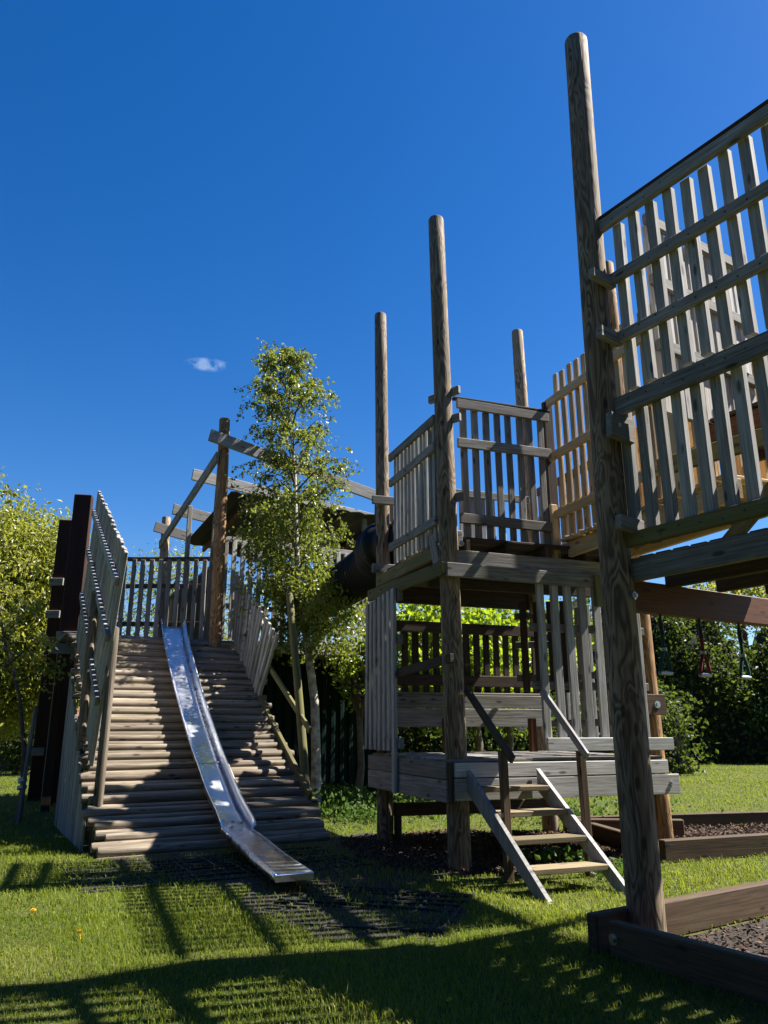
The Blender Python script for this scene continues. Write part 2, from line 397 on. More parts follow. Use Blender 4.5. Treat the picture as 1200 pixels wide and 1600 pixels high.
# ------------------------------------------------------------------ ground
def grid_mesh(name, x0, x1, y0, y1, nx, ny, mat, amp=0.):
    xs = np.linspace(x0, x1, nx); ys = np.linspace(y0, y1, ny); X, Y = np.meshgrid(xs, ys)
    Z = np.zeros_like(X)
    v = np.stack([X.ravel(), Y.ravel(), Z.ravel()], 1); i = np.arange(nx * ny).reshape(ny, nx)
    f = np.stack([i[:-1, :-1].ravel(), i[:-1, 1:].ravel(), i[1:, 1:].ravel(), i[1:, :-1].ravel()], 1)
    return mesh_np(name, v, f, mat)
tag(grid_mesh('ground', -400, 400, -60, 900, 9, 9, M['ground']), kind='structure')

def inpoly(P, poly):
    x, y = P[:, 0], P[:, 1]; r = np.zeros(len(P), bool); n = len(poly)
    for i in range(n):
        x1, y1 = poly[i]; x2, y2 = poly[(i + 1) % n]
        c = ((y1 > y) != (y2 > y)) & (x < (x2 - x1) * (y - y1) / (y2 - y1 + 1e-12) + x1); r ^= c
    return r
def wavy(poly, step=.25, amp=.1):
    out = []
    for i in range(len(poly)):
        a = np.array(poly[i]); b = np.array(poly[(i + 1) % len(poly)]); n = max(1, int(np.linalg.norm(b - a) / step))
        for k in range(n): out.append(tuple(a + (b - a) * k / n + rng.normal(0, amp, 2)))
    return out
def sheet(name, poly, z, mat):
    m = MB(); m.poly([(x, y, z) for x, y in poly]); return tag(m.build(name, mat), kind='structure')
T2 = lambda u, v: tuple(TW(u, v, 0))[:2]
N2 = lambda s, n: tuple(NW(s, n, 0))[:2]
R2 = lambda r, e: tuple(RW(r, e, 0))[:2]
soil_poly = wavy([(-3.1, 9.3), (-2.2, 8.2), (-1.2, 7.7), (-.9, 6.5), (-.3, 5.9), (.5, 5.9), (.62, 6.9), (.2, 7.7), (.6, 8.2), (.9, 9.5), (-.2, 11.5), (-.9, 11.0)], .3, .07)
bark_poly = wavy([T2(-.5, .3), T2(.2, -.25), T2(1.4, -.35), T2(2.9, .1), T2(2.9, 2.2), T2(1.2, 3.0), T2(-.4, 2.9)], .3, .08)
sheet('bare_soil', soil_poly, .004, M['soil'])
sheet('bark_bed', bark_poly, .008, M['soil'])

# ------------------------------------------------------------------ grass
bed1 = [N2(-.05, -.37), N2(2.3, -.37), N2(2.3, 2.3), N2(-.05, 2.3)]
bed2q = [(2.98, 8.87), (5.6, 9.83), (5.2, 11.9), (2.55, 11.3)]
ramp_q = [R2(-.02, 0), R2(-.02, 2.9), R2(5, 2.9), R2(5, 0)]
def blades(n, x0, x1, y0, y1, h, wd, keep_soil=.0, fan=True):
    P = np.stack([rng.uniform(x0, x1, n), rng.uniform(y0, y1, n)], 1)
    if fan: P = P[np.abs(P[:, 0]) < P[:, 1] * .54 + .4]
    k = np.ones(len(P), bool)
    for q in (bed1, bed2q, ramp_q): k &= ~inpoly(P, q)
    s = inpoly(P, soil_poly); b = inpoly(P, bark_poly); u = rng.random(len(P))
    k &= ~(s & (u > keep_soil)) & ~(b & (u > keep_soil * .3))
    patch = np.sin(P[:, 0] * 2.1 + 1.3) * np.sin(P[:, 1] * 1.7 + .4) + .6 * np.sin(P[:, 0] * 5.3 + P[:, 1] * 3.1)
    return P[k], s[k], patch[k]
def grass_arrays(P, patch, h, wd):
    n = len(P); a = rng.uniform(0, 2 * np.pi, n); l = rng.uniform(.25, 1.0, n); hh = h * rng.uniform(.45, 1.25, n) * (1 + .3 * patch)
    hh *= np.where(rng.random(n) < .02, 1.7, 1.0)
    d = np.stack([np.cos(a), np.sin(a)], 1); p = np.stack([-d[:, 1], d[:, 0]], 1); ww = wd * rng.uniform(.6, 1.3, n)[:, None]
    v = np.zeros((n, 5, 3)); lean = (hh * l)[:, None]
    v[:, 0, :2] = P - p * ww / 2; v[:, 1, :2] = P + p * ww / 2
    v[:, 2, :2] = P + d * lean * .3 + p * ww * .4; v[:, 3, :2] = P + d * lean * .3 - p * ww * .4; v[:, 2, 2] = v[:, 3, 2] = hh * .6
    v[:, 4, :2] = P + d * lean; v[:, 4, 2] = hh * rng.uniform(.75, 1.0, n)
    big = np.sin(P[:, 0] * 1.3 + 2 * np.sin(P[:, 1] * .9)) * np.sin(P[:, 1] * 1.1 + 1.7 * np.sin(P[:, 0] * .8))
    dry = ((P[:, 0] - 1.75) ** 2 / .5 + (P[:, 1] - 6.85) ** 2 / .06 < 1) | ((P[:, 0] + 2.6) ** 2 / .3 + (P[:, 1] - 5.3) ** 2 / .2 < 1)
    rn = np.clip(rng.normal(.42, .2, n) + .10 * patch + .13 * big + np.where(dry, .3, 0) + np.where(rng.random(n) < .07, .45, 0), 0, 1)
    return v.reshape(-1, 3), np.repeat(rn, 5)
vs, rs = [], []
for args in ((135000, -4.5, 4, 3.1, 6.6, .040, .0042, .45), (120000, -7.5, 7.5, 6.4, 11, .045, .0065, .4), (90000, -13, 13, 11, 22, .05, .010, .1), (110000, -24, 24, 21, 37, .05, .016, .1)):
    P, s, patch = blades(*args)
    v, r_ = grass_arrays(P, patch, args[5], args[6]); vs.append(v); rs.append(r_)
v = np.concatenate(vs); r_ = np.concatenate(rs); n = len(v) // 5; b = np.arange(n)[:, None] * 5
f = np.concatenate([b + np.array([[0, 1, 2]]), b + np.array([[0, 2, 3]]), b + np.array([[3, 2, 4]])])
tag(mesh_np('grass', v, f, M['grassblade'], rnd=r_), 'short sunlit lawn grass in front of and around the play structures', 'grass', kind='stuff')

# ------------------------------------------------------------------ leaves and trees
def leaf_arrays(C, size, droop=0., aspect=.6, svar=.35, rmean=.5, rsd=.25, flat=0.):
    n = len(C); d = rng.normal(size=(n, 3)); d[:, 2] -= droop; d /= np.linalg.norm(d, axis=1)[:, None]
    q = rng.normal(size=(n, 3)); q[:, 2] *= (1 - flat)
    p = np.cross(d, q); p /= np.linalg.norm(p, axis=1)[:, None] + 1e-9; nn = np.cross(p, d)
    s = (size * rng.uniform(1 - svar, 1 + svar, n))[:, None]
    v = np.zeros((n, 4, 3)); v[:, 0] = C; v[:, 1] = C + d * s * .45 + p * s * aspect / 2 + nn * s * .12; v[:, 2] = C + d * s; v[:, 3] = C + d * s * .45 - p * s * aspect / 2 + nn * s * .12
    f = np.arange(n)[:, None] * 4; f = np.concatenate([f + np.array([[0, 1, 2]]), f + np.array([[0, 2, 3]])])
    return v.reshape(-1, 3), f, np.repeat(np.clip(rng.normal(rmean, rsd, n), 0, 1), 4)
def leaves(name, C, size, mat, parent, **kw):
    v, f, r = leaf_arrays(np.asarray(C), size, **kw); return mesh_np(name, v, f, mat, parent, r)
def clumps(center, radii, nclump, per, cr, shell=.55):
    """leaf positions in clumps spread through an ellipsoid, more of them near its surface"""
    d = rng.normal(size=(nclump, 3)); d /= np.linalg.norm(d, axis=1)[:, None]; rad = rng.uniform(shell ** 3, 1, nclump) ** (1 / 3)
    c = np.array(center) + d * rad[:, None] * np.array(radii)
    k = rng.integers(int(per * .5), int(per * 1.5) + 1, nclump); c = np.repeat(c, k, axis=0)
    return c + rng.normal(size=c.shape) * cr
def tubes(branches, name, mat, parent, n=6):
    m = MB()
    for pts, rads in branches: m.pole(pts, rads, n, 0.03, cap=False)
    return m.build(name, mat, parent)
def grow(trunk, nb, f0, lenf, up0, droop, twigs, leafs, tl, rseed):
    """side branches along a trunk polyline, with twigs and leaf positions"""
    rr = random.Random(rseed); br, C = [], []
    def at(f):
        x = f * (len(trunk) - 1); i = min(int(x), len(trunk) - 2); return trunk[i].lerp(trunk[i + 1], x - i)
    for k in range(nb):
        f = f0 + (1 - f0) * (k + rr.random()) / nb; p = at(f); a = k * 2.4 + rr.uniform(-.5, .5); L = lenf(f) * rr.uniform(.7, 1.15)
        d = Vector((math.cos(a), math.sin(a), up0 * rr.uniform(.6, 1.3))).normalized(); pts = [p.copy()]; ns = 7
        for j in range(ns):
            d = (d + Vector((rr.uniform(-.14, .14), rr.uniform(-.14, .14), -droop * (j / ns)))).normalized(); pts.append(pts[-1] + d * L / ns)
        br.append((pts, [max(.003, .018 * (L / 1.2) * (1 - j / (ns + .6))) for j in range(ns + 1)]))
        for t in range(twigs):
            j = 2 + rr.random() * (ns - 2); i = int(j); q = pts[i].lerp(pts[min(i + 1, ns)], j - i)
            td = (Vector((rr.gauss(0, 1), rr.gauss(0, 1), rr.gauss(0, .6) - droop)).normalized() + d * .6).normalized(); l = tl * rr.uniform(.5, 1.3)
            tp = [q]
            for z in range(3): td = (td + Vector((0, 0, -droop * .5))).normalized(); tp.append(tp[-1] + td * l / 3)
            br.append((tp, [.004, .003, .0025, .002]))
            for z in range(leafs):
                x = rr.random() * 3; i = min(int(x), 2); c = tp[i].lerp(tp[i + 1], x - i); C.append((c.x + rr.gauss(0, .03), c.y + rr.gauss(0, .03), c.z + rr.gauss(0, .03)))
    return br, np.array(C)

def nearer(p, k=.935): return np.stack([p[:, 0] * k, p[:, 1] * k, 1.4 + (p[:, 2] - 1.4) * k], 1)
# slender birch between the ramp and the play tower
bt = empty('birch_tree', (-1.17, 14.03, 0)); tag(bt, 'slender young birch with small glossy leaves beside the log ramp', 'tree')
btr = [V(-1.25, 15, -.05), V(-1.27, 15, .9), V(-1.31, 15, 1.84), V(-1.49, 15, 3.04), V(-1.67, 15, 3.92), V(-1.76, 15, 5.09), V(-1.82, 15, 6.44), V(-1.98, 15, 7.86), V(-2.2, 15, 9.2)]
btr = [Vector(p) for p in nearer(np.array([tuple(p) for p in btr]))]
MB().pole(btr, [.10, .085, .075, .066, .056, .045, .034, .02, .006], 12, .05).build('trunk', M['bark_birch'], bt)
def birch_len(f): return float(np.interp(f, [.3, .42, .6, .75, .84, .9, .95, 1.0], [.95, 1.15, 1.3, 1.3, 1.12, .9, .6, .25]))
br, C = grow(btr, 96, .32, birch_len, 1.0, .30, 12, 17, .38, 3)
br += [([V(-1.55, 15, 3.3), V(-1.2, 14.5, 3.75), V(-.85, 13.9, 3.85), V(-.6, 13.4, 3.6)], [.02, .014, .009, .004]), ([V(-1.6, 15, 3.5), V(-1.3, 14.2, 3.9), V(-1.1, 13.4, 3.9)], [.018, .011, .004])]
tubes(br, 'branch', M['twig'], bt, 5)
C = np.concatenate([C, nearer(np.concatenate([clumps((-1.9, 14.9, 5.0), (.85, .7, 1.0), 80, 14, .15, .1), clumps((-1.65, 14.8, 3.6), (.9, .7, .9), 60, 14, .15, .1), clumps((-.9, 14.8, 3.5), (.8, .6, 1.0), 90, 14, .14, .1), clumps((-2.3, 14.7, 4.4), (.55, .6, 1.3), 60, 14, .14, .1), clumps((-.75, 13.6, 3.5), (.4, .35, .8), 60, 14, .13, .1), clumps((-1.1, 13.3, 3.75), (.35, .3, .5), 45, 14, .12, .1)]))])
leaves('crown', C, .066, M['leaf_birch'], bt, droop=.7, aspect=.72, rmean=.42)

# staked sapling and paler trees at the lawn's far side
sp = empty('young_tree', (-5.7, 12.7, 0)); tag(sp, 'young tree tied with a pale band to a short stake', 'tree')
MB().pole([V(-5.68, 12.75, -.05), V(-5.68, 12.8, .5), V(-5.78, 12.9, 1.1), V(-6.0, 13.0, 1.9), V(-6.4, 13.1, 2.8), V(-6.9, 13.2, 4.2), V(-7.2, 13.2, 5.6)], [.055, .045, .036, .03, .024, .016, .006], 10, .05).build('trunk', M['bark'], sp)
MB().pole([V(-5.60, 12.6, -.05), V(-5.62, 12.68, .6), V(-5.58, 12.7, 1.75)], [.035, .034, .032], 10, .02).build('stake', M['grey'], sp)
MB().pole([V(-5.65, 12.7, .50), V(-5.66, 12.71, .545)], [.075, .075], 14, 0).build('tree_tie', M['band'], sp)
MB().pole([V(-5.65, 12.7, .60), V(-5.67, 12.71, .66)], [.07, .07], 14, 0).build('tree_tie', M['band'], sp)
tr = [V(-5.78, 12.9, 1.1), V(-6.0, 13.0, 1.9), V(-6.4, 13.1, 2.8), V(-6.9, 13.2, 4.2), V(-7.2, 13.2, 5.6)]
br, C = grow(tr, 34, .3, lambda f: 1.1 * (1.1 - .6 * f), .5, .2, 6, 13, .4, 5)
tubes(br, 'branch', M['twig'], sp, 5); leaves('crown', C, .085, M['leaf_willow'], sp, droop=.5)

def bushy(name, label, x, y, h, center, radii, ncl, per, cr, size, mat, seed, branches=True, shell=.4, cat='tree', **kw):
    t = empty(name, (x, y, 0)); tag(t, label, cat)
    c = Vector(center); tp = [V(x, y, -.05), V(x + .1, y, h * .3), c.lerp(V(x, y, h), .5), c + V(0, 0, radii[2] * .9)]
    MB().pole(tp, [h * .018 + .04, h * .014 + .03, h * .01 + .02, .012], 10, .05).build('trunk', M['bark'], t)
    rr = random.Random(seed); br = []
    for k in range(26 if branches else 10):
        f = rr.uniform(.25, .9); p = tp[1].lerp(tp[3], f); d = Vector((rr.gauss(0, 1), rr.gauss(0, 1), rr.gauss(.2, .5))).normalized()
        e = c + Vector((d.x * radii[0], d.y * radii[1], d.z * radii[2])) * rr.uniform(.6, 1); mid = p.lerp(e, .5) + Vector((rr.gauss(0, .1), rr.gauss(0, .1), .15))
        br.append(([p, mid, e], [.035, .02, .006]))
    tubes(br, 'branch', M['twig'], t, 5)
    leaves('crown', clumps(center, radii, ncl, per, cr, shell), size, M[mat], t, **kw)
    return t
bushy('maple_tree', 'broader yellow green maple standing farther back behind the tower slats', 2.6, 17.2, 3.8, (2.4, 17.0, 2.9), (2.1, 1.2, 1.35), 210, 32, .22, .115, 'leaf_maple', 23, droop=.4, aspect=.85, shell=.1, rmean=.35)
t = bushy('willow_tree', 'broad pale green tree left of the black sleepers', -9.9, 20, 8, (-9.7, 20, 4.2), (2.2, 1.8, 2.8), 900, 62, .27, .15, 'leaf_willow', 11, droop=.6, aspect=.4)
rr = random.Random(4); cs = []; br = []
for k in range(16):
    a = rr.uniform(-.5, .25); p = V(-11.3 + rr.uniform(-.9, .5), 20 + rr.gauss(0, .5), 5.5); d = V(math.sin(a) * .8, rr.gauss(0, .3), 1).normalized(); L = rr.uniform(1.6, 3.6); pts = [p]
    for j in range(6): d = (d + V(rr.gauss(0, .09), rr.gauss(0, .09), -.03)).normalized(); pts.append(pts[-1] + d * L / 6)
    br.append((pts, [.03, .025, .02, .015, .01, .007, .004]))
    for q in pts[1:]:
        for z in range(20): cs.append((q.x + rr.gauss(0, .2), q.y + rr.gauss(0, .2), q.z + rr.gauss(0, .22)))
tubes(br, 'branch', M['twig'], t, 5); leaves('crown', np.array(cs), .12, M['leaf_willow'], t, droop=.6, aspect=.4)
bushy('bushy_tree', 'thin leafed tree showing through the fort fence above the ramp', -7.2, 27, 7, (-7.4, 27, 4.9), (3.1, 1.6, 2.7), 330, 26, .3, .13, 'leaf_willow', 12, droop=.4, aspect=.4, rmean=.25, shell=.2)
bushy('maple_tree', 'lime green backlit maple behind the play tower', 1.7, 15.2, 3.6, (1.25, 14.8, 2.75), (1.75, .9, 1.15), 190, 30, .2, .115, 'leaf_maple', 13, droop=.4, aspect=.85, shell=.1)
bushy('laurel_bush', 'dark green bush in front of the red shed', -11.6, 25.5, 1.6, (-11.5, 25.5, 1.1), (.8, .6, .9), 60, 50, .16, .11, 'leaf_hedge', 14, cat='bush')
bushy('climbing_shrub', 'leafy shrub hanging over the corner of the dark green container', -.5, 14.3, 2.4, (-.45, 14.3, 2.35), (.4, .35, .7), 30, 18, .13, .10, 'leaf_maple', 15, cat='shrub', rmean=.25, shell=.1)

# hedge along the far side of the lawn
def hedge(name, label, x0, x1, y, h, dep, nleaf, size, mat, cat='hedge', lumps=.16, **kw):
    hd = empty(name, ((x0 + x1) / 2, y, 0)); tag(hd, label, cat)
    def top(x): return h * (.84 + lumps * np.sin(x * .83 + 1) * np.sin(x * .31) + .09 * np.sin(x * 2.3 + .5))
    def bulge(x, z): return .28 * np.sin(x * 1.9 + z * 1.3) + .22 * np.sin(x * .7 - z * 2.1 + 2)
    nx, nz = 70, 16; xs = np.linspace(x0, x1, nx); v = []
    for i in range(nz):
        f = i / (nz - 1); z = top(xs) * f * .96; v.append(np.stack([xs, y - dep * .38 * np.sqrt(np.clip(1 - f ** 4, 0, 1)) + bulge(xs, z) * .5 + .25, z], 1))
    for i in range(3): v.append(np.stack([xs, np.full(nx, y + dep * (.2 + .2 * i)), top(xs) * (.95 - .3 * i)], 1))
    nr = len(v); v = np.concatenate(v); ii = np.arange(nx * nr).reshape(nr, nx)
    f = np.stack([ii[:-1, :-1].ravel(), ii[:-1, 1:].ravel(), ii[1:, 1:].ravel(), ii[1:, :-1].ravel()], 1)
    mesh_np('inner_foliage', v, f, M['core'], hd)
    ncl = nleaf // 28; x = rng.uniform(x0, x1, ncl); fz = rng.uniform(.02, 1.03, ncl) ** .85; z = top(x) * fz
    yy = y - dep * .5 * np.sqrt(np.clip(1 - np.clip(fz, 0, 1) ** 4, 0, 1)) + bulge(x, z) + rng.normal(0, .12, ncl)
    c = np.repeat(np.stack([x, yy, z], 1), 28, axis=0); c = c + rng.normal(size=c.shape) * np.array([.30, .20, .26])
    c[:, 2] = np.abs(c[:, 2])
    leaves('crown', c, size, M[mat], hd, **kw)
    return hd
hedge('hedge', 'tall dark leafy hedge along the far side of the lawn', 1.5, 34, 33.5, 7.2, 3.6, 34000, .21, 'leaf_hedge', droop=.3, aspect=.55, rmean=.45, rsd=.3)
hedge('shrub_border', 'low dark shrubs in deep shade behind the play tower', -3.5, 9.5, 25.5, 2.7, 2.0, 9000, .16, 'leaf_hedge', cat='shrubs', rmean=.4, rsd=.3)
bushy('ash_tree', 'light green treetop above the hedge under the walkway joists', 16.8, 36, 9, (16.6, 36, 7.3), (2.6, 1.6, 1.6), 120, 30, .35, .2, 'leaf_willow', 16)
hedge('garden_hedge', 'distant hedge behind the red shed', -40, -5, 42, 5.0, 3, 11000, .28, 'leaf_hedge', rmean=.5, rsd=.3)

# unseen dark belt added behind the viewpoint to cut sky light on the timber
pts = []
for i in range(61):
    a = R(105 + 190 * i / 60)
    for j, (rad_, z) in enumerate(((15, 0), (14.2, 2.5), (14.0, 5), (14.6, 8), (16, 10.5), (18, 11), (20, 0))):
        q = rad_ + .8 * math.sin(i * 1.7 + j) + .5 * math.sin(i * .6 - j * 2); zz = z * (1 + .12 * math.sin(i * .9) + .08 * math.sin(i * 2.3))
        pts.append((q * math.sin(a), 3 + q * math.cos(a), zz))
ii = np.arange(61 * 7).reshape(61, 7)
f = np.stack([ii[:-1, :-1].ravel(), ii[:-1, 1:].ravel(), ii[1:, 1:].ravel(), ii[1:, :-1].ravel()], 1)
tag(mesh_np('sky_blocker', np.array(pts), f, M['core']), 'unseen dark tree belt added to block sky light', 'sky_blocker', kind='stuff')

# ------------------------------------------------------------------ far left: shed and low fence
sh = empty('garden_shed', (-13.2, 30, 0)); tag(sh, 'red brown boarded shed behind the young tree', 'shed')
m = MB()
for k in range(14): m.box((-16.2, 29.5, .05 + k * .17), (-11.4, 29.535, .21 + k * .17), .01)
m.box((-16.15, 29.54, 0), (-11.45, 32.4, 2.42), .01); m.build('wall', M['shed'], sh)
MB().prism([(-16.5, 29.2, 2.43), (-11.1, 29.2, 2.43), (-11.1, 31, 3.3), (-16.5, 31, 3.3)], (0, 0, .06)).prism([(-16.5, 31, 3.3), (-11.1, 31, 3.3), (-11.1, 32.8, 2.43), (-16.5, 32.8, 2.43)], (0, 0, .06)).build('roof', M['darkfence'], sh)
MB().box((-14.4, 29.44, .1), (-14.28, 29.495, 2.2)).box((-13.45, 29.44, .1), (-13.33, 29.495, 2.2)).box((-14.28, 29.44, 2.1), (-13.45, 29.495, 2.2)).build('door_frame', M['white'], sh)
lf = empty('low_fence', (-16, 27.5, 0)); tag(lf, 'low black boarded fence behind the staked young tree', 'fence')
m = MB()
for k in range(70): m.box((-24 + k * .2, 27.5, 0), (-24 + k * .2 + .19, 27.53, .78 + jit(.01)))
m.build('board_panel', M['darkfence'], lf); MB().box((-24.05, 27.46, .80), (-9.95, 27.57, .84)).build('cap_rail', M['grey'], lf)

# ------------------------------------------------------------------ play tower
tw = empty('play_tower', TW(0, 0, 0)); tag(tw, 'two storey weathered timber play tower on tall round poles in the middle', 'play tower')
def tpole(b, t, r0, r1, mat='pole'):
    b = Vector(b); t = Vector(t); return MB().log(b, t, r0, r1, 24, 9, .012).build('pole', M[mat], tw)
tpole(TW(.15, .17, -.2), (.687, 8.52, 7.72), .122, .098)
tpole((.014, 10.595, -.2), (-.04, 10.6, 7.55), .108, .09)
tpole(TW(2.85, .37, -.2), TW(2.78, .34, 7.76), .135, .105, 'polewarm')
tpole(TW(2.62, 2.4, -.2), TW(2.55, 2.45, 7.75), .115, .092)
m = MB()   # lower deck boards
for k in range(17): m.board(TW(.02, .02 + k * .146 + .07, 1.066), TW(2.68, .02 + k * .146 + .07, 1.066), .138, .03, TV)
m.build('deck', M['grey'], tw)
m = MB()
for (a, b, z0, z1) in ((.03, 2.72, .905, 1.05), (.03, 2.86, .68, .895)): m.board(TW(a, 0, (z0 + z1) / 2), TW(b, 0, (z0 + z1) / 2 - .01), z1 - z0, .045, UP)
m.build('front_fascia', M['pale'], tw)
m = MB()
for (z0, z1) in ((.885, 1.06), (.66, .878)): m.board(TW(-.02, .045, (z0 + z1) / 2), TW(-.02, 2.49, (z0 + z1) / 2), z1 - z0, .045, UP)
m.build('side_fascia', M['grey'], tw)
m = MB()
for (z0, z1) in ((.885, 1.05), (.66, .875)):
    m.board(TW(.03, 2.5, (z0 + z1) / 2), TW(2.7, 2.5, (z0 + z1) / 2), z1 - z0, .045, UP); m.board(TW(2.72, .06, (z0 + z1) / 2), TW(2.72, 2.46, (z0 + z1) / 2), z1 - z0, .045, UP)
for k in range(5): m.board(TW(.3 + k * .5, .06, .93), TW(.3 + k * .5, 2.46, .93), .16, .05, UP)
m.build('joist', M['grey'], tw)
MB().board(TW(.0, .02, .66), TW(.0, .02, 1.06), .04, .05, TU).build('corner_post', M['darkslat'], tw)
MB().board(TW(.28, 2.38, .38), TW(2.5, 2.38, .36), .16, .09, UP).build('brace', M['bed'], tw)
MB().log(TW(.3, 2.3, 0), TW(.3, 2.3, .32), .05, .05, 10, 2).build('stump', M['darkslat'], tw)
# slatted side screen of the lower storey
m = MB()
for k in range(7):
    v0 = 2.42 - k * .165; m.board(TW(-.075, v0, 1.13 if k < 6 else .655), TW(-.075, v0, 3.04 + .01 * k), .095, .045, TV, wob=.003)
o = m.build('fence_panel', M['greyclean'], tw)
for z in (3.0, 2.45, 1.22): MB().board(TW(-.02, 2.56, z), TW(-.02, 1.32, z), .12, .055, UP).build('rail', M['grey'], o)
MB().board(TW(-.03, 1.4, 2.05), TW(.05, .02, 2.12), .1, .05, UP).build('rail', M['darkslat'], o)
# ledge band and beams under the upper deck
MB().board(TW(.0, 0, 3.08), TW(2.02, 0, 3.06), .155, .05, UP).build('ledge_beam', M['grey'], tw)
MB().board(TW(-.02, .035, 3.10), TW(-.03, 2.5, 3.17), .155, .05, UP).build('ledge_beam', M['mossrail'], tw)
MB().board(TW(1.95, -.03, 2.76), TW(1.95, -.03, 3.13), .11, .06, TU).build('end_block', M['mossrail'], tw)
MB().board(TW(.17, .10, 3.245), TW(2.66, .10, 3.235), .17, .06, UP).build('beam', M['grey'], tw)
MB().board(TW(.06, .30, 3.36), TW(.06, 2.4, 3.36), .15, .05, UP).build('beam', M['mossrail'], tw)
MB().board(TW(.04, .30, 3.2), TW(.04, .42, 3.56), .16, .06, TV).build('end_block', M['grey'], tw)
MB().board(TW(.1, 2.5, 3.22), TW(2.75, 2.5, 3.22), .24, .08, UP).build('cross_beam', M['darkslat'], tw)
MB().board(TW(.3, 1.2, 3.2), TW(2.7, 1.2, 3.2), .2, .07, UP).build('cross_beam', M['darkslat'], tw)
m = MB()
for k in range(5): m.board(TW(.35 + k * .52, .14, 3.40), TW(.35 + k * .52, 2.45, 3.40), .15, .05, UP)
m.build('joist', M['darkslat'], tw)
m = MB()
for k in range(16): m.board(TW(.12, .22 + k * .146, 3.495), TW(2.7, .22 + k * .146, 3.495), .138, .03, TV)
m.build('deck', M['darkslat'], tw)
m = MB()  # hidden extension of the deck, added to shade the ramp's right side
for k in range(6): m.board(TW(.75, 2.56 + k * .146, 3.495), TW(2.7, 2.56 + k * .146, 3.495), .138, .03, TV)
m.build('shade_deck', M['darkslat'], tw)
m = MB()
for k in range(6): m.board(TW(.16 + k * .15, 2.60, 3.5), TW(.16 + k * .15, 2.60, 3.62 if k in (2, 3) else 4.55), .14, .03, TU)
m.build('tube_panel', M['darkslat'], tw)
MB().board(TW(.17, .14, 3.48), TW(.27, .14, 3.48), .18, .04, UP).build('end_block', M['grey'], tw)
# upper storey fences
fence_panel(tw, TW(.03, 1.66, 0), TW(.03, .26, 0), 3.46, 4.93, 11, .075, .035, (5.0, 4.64, 3.745), .105, .045, -1, M['slat'], M['grey'], ext=.05)
o = fence_panel(tw, TW(.36, .34, 0), TW(1.60, .34, 0), 3.53, 5.19, 8, .085, .035, (5.285, 4.78, 3.83), .12, .045, -1, M['grey'], M['grey'], ext=.03)
MB().board(TW(.29, .32, 5.30), TW(1.66, .32, 5.31), .09, .025, TV).build('cap_rail', M['darkslat'], o)
for z, l in ((5.28, .36), (4.93, .3), (3.95, .26)): MB().board(TW(.03, .08 + l, z), TW(.24, .02, z), .1, .05, UP).build('end_block', M['grey'], tw)
for z in (4.5, 3.52): MB().board(TW(-.08, 2.23, z), TW(.28, 2.22, z), .12, .06, UP).build('end_block', M['grey'], tw)
fence_panel(tw, TW(.6, 2.3, 0), TW(2.45, 2.3, 0), 3.52, 4.72, 11, .09, .035, (4.80, 3.95), .11, .045, -1, M['greyclean'], M['grey'])
fence_panel(tw, TW(2.58, 2.2, 0), TW(2.58, .5, 0), 3.52, 4.85, 9, .09, .035, (4.9, 4.45, 3.9), .11, .045, -1, M['slat'], M['grey'])
MB().board(TW(1.62, .30, 3.36), TW(1.62, .30, 4.06), .09, .05, TU).build('corner_post', M['new'], tw)
MB().board(TW(1.66, .36, 3.5), TW(1.66, .36, 5.46), .13, .06, TU).build('corner_post', M['darkslat'], tw)
# lower storey fences
o = fence_panel(tw, TW(1.10, .045, 0), TW(2.60, .045, 0), 1.28, 3.0, 8, .095, .045, (2.55, 1.9), .09, .04, 1, M['slat'], M['grey'])
MB().board(TW(1.15, -.005, 1.222), TW(2.83, -.005, 1.215), .14, .035, UP).build('rail', M['pale'], o)
o = fence_panel(tw, TW(.2, 2.34, 0), TW(2.55, 2.34, 0), 1.86, 2.75, 15, .09, .04, (2.82, 2.1), .15, .045, -1, M['darkslat'], M['darkslat'])
fence_panel(tw, TW(1.95, 1.9, 0), TW(2.6, 1.55, 0), 1.86, 3.1, 4, .1, .04, (2.95, 2.55, 2.1), .09, .05, 1, M['darkslat'], M['grey'])
fence_panel(tw, TW(2.62, 2.1, 0), TW(2.62, .5, 0), 1.2, 3.0, 8, .095, .045, (2.7, 2.1, 1.5), .09, .045, -1, M['slat'], M['grey'])
m = MB(); m.board(TW(.2, 2.28, 1.745), TW(2.6, 2.28, 1.745), .17, .05, UP); m.board(TW(.2, 2.25, 1.53), TW(2.6, 2.25, 1.53), .24, .05, UP)
m.build('bench_fascia', M['grey'], tw)
m = MB()
for k in range(3): m.board(TW(.2, 2.32 + .1 * k, 1.85), TW(2.6, 2.32 + .1 * k, 1.85), .09, .03, TV)
m.build('bench', M['grey'], tw)
for u_ in (.9, 2.2): MB().board(TW(u_, 2.05, 1.08), TW(u_, 2.05, 1.52), .09, .09, TU).build('bench_leg', M['redbeam'], tw)
q = TW(2.76, .19, 1.66)
MB().board(TW(2.66, .19, 1.66), TW(2.93, .19, 1.66), .24, .05, UP).build('end_block', M['bed'], tw); bolt(TW(2.80, .163, 1.66), -TV, tw)
bolt(TW(2.74, -.028, .79), -TV, tw, .014); bolt(TW(.22, .045, 3.40), -TV, tw, .016)

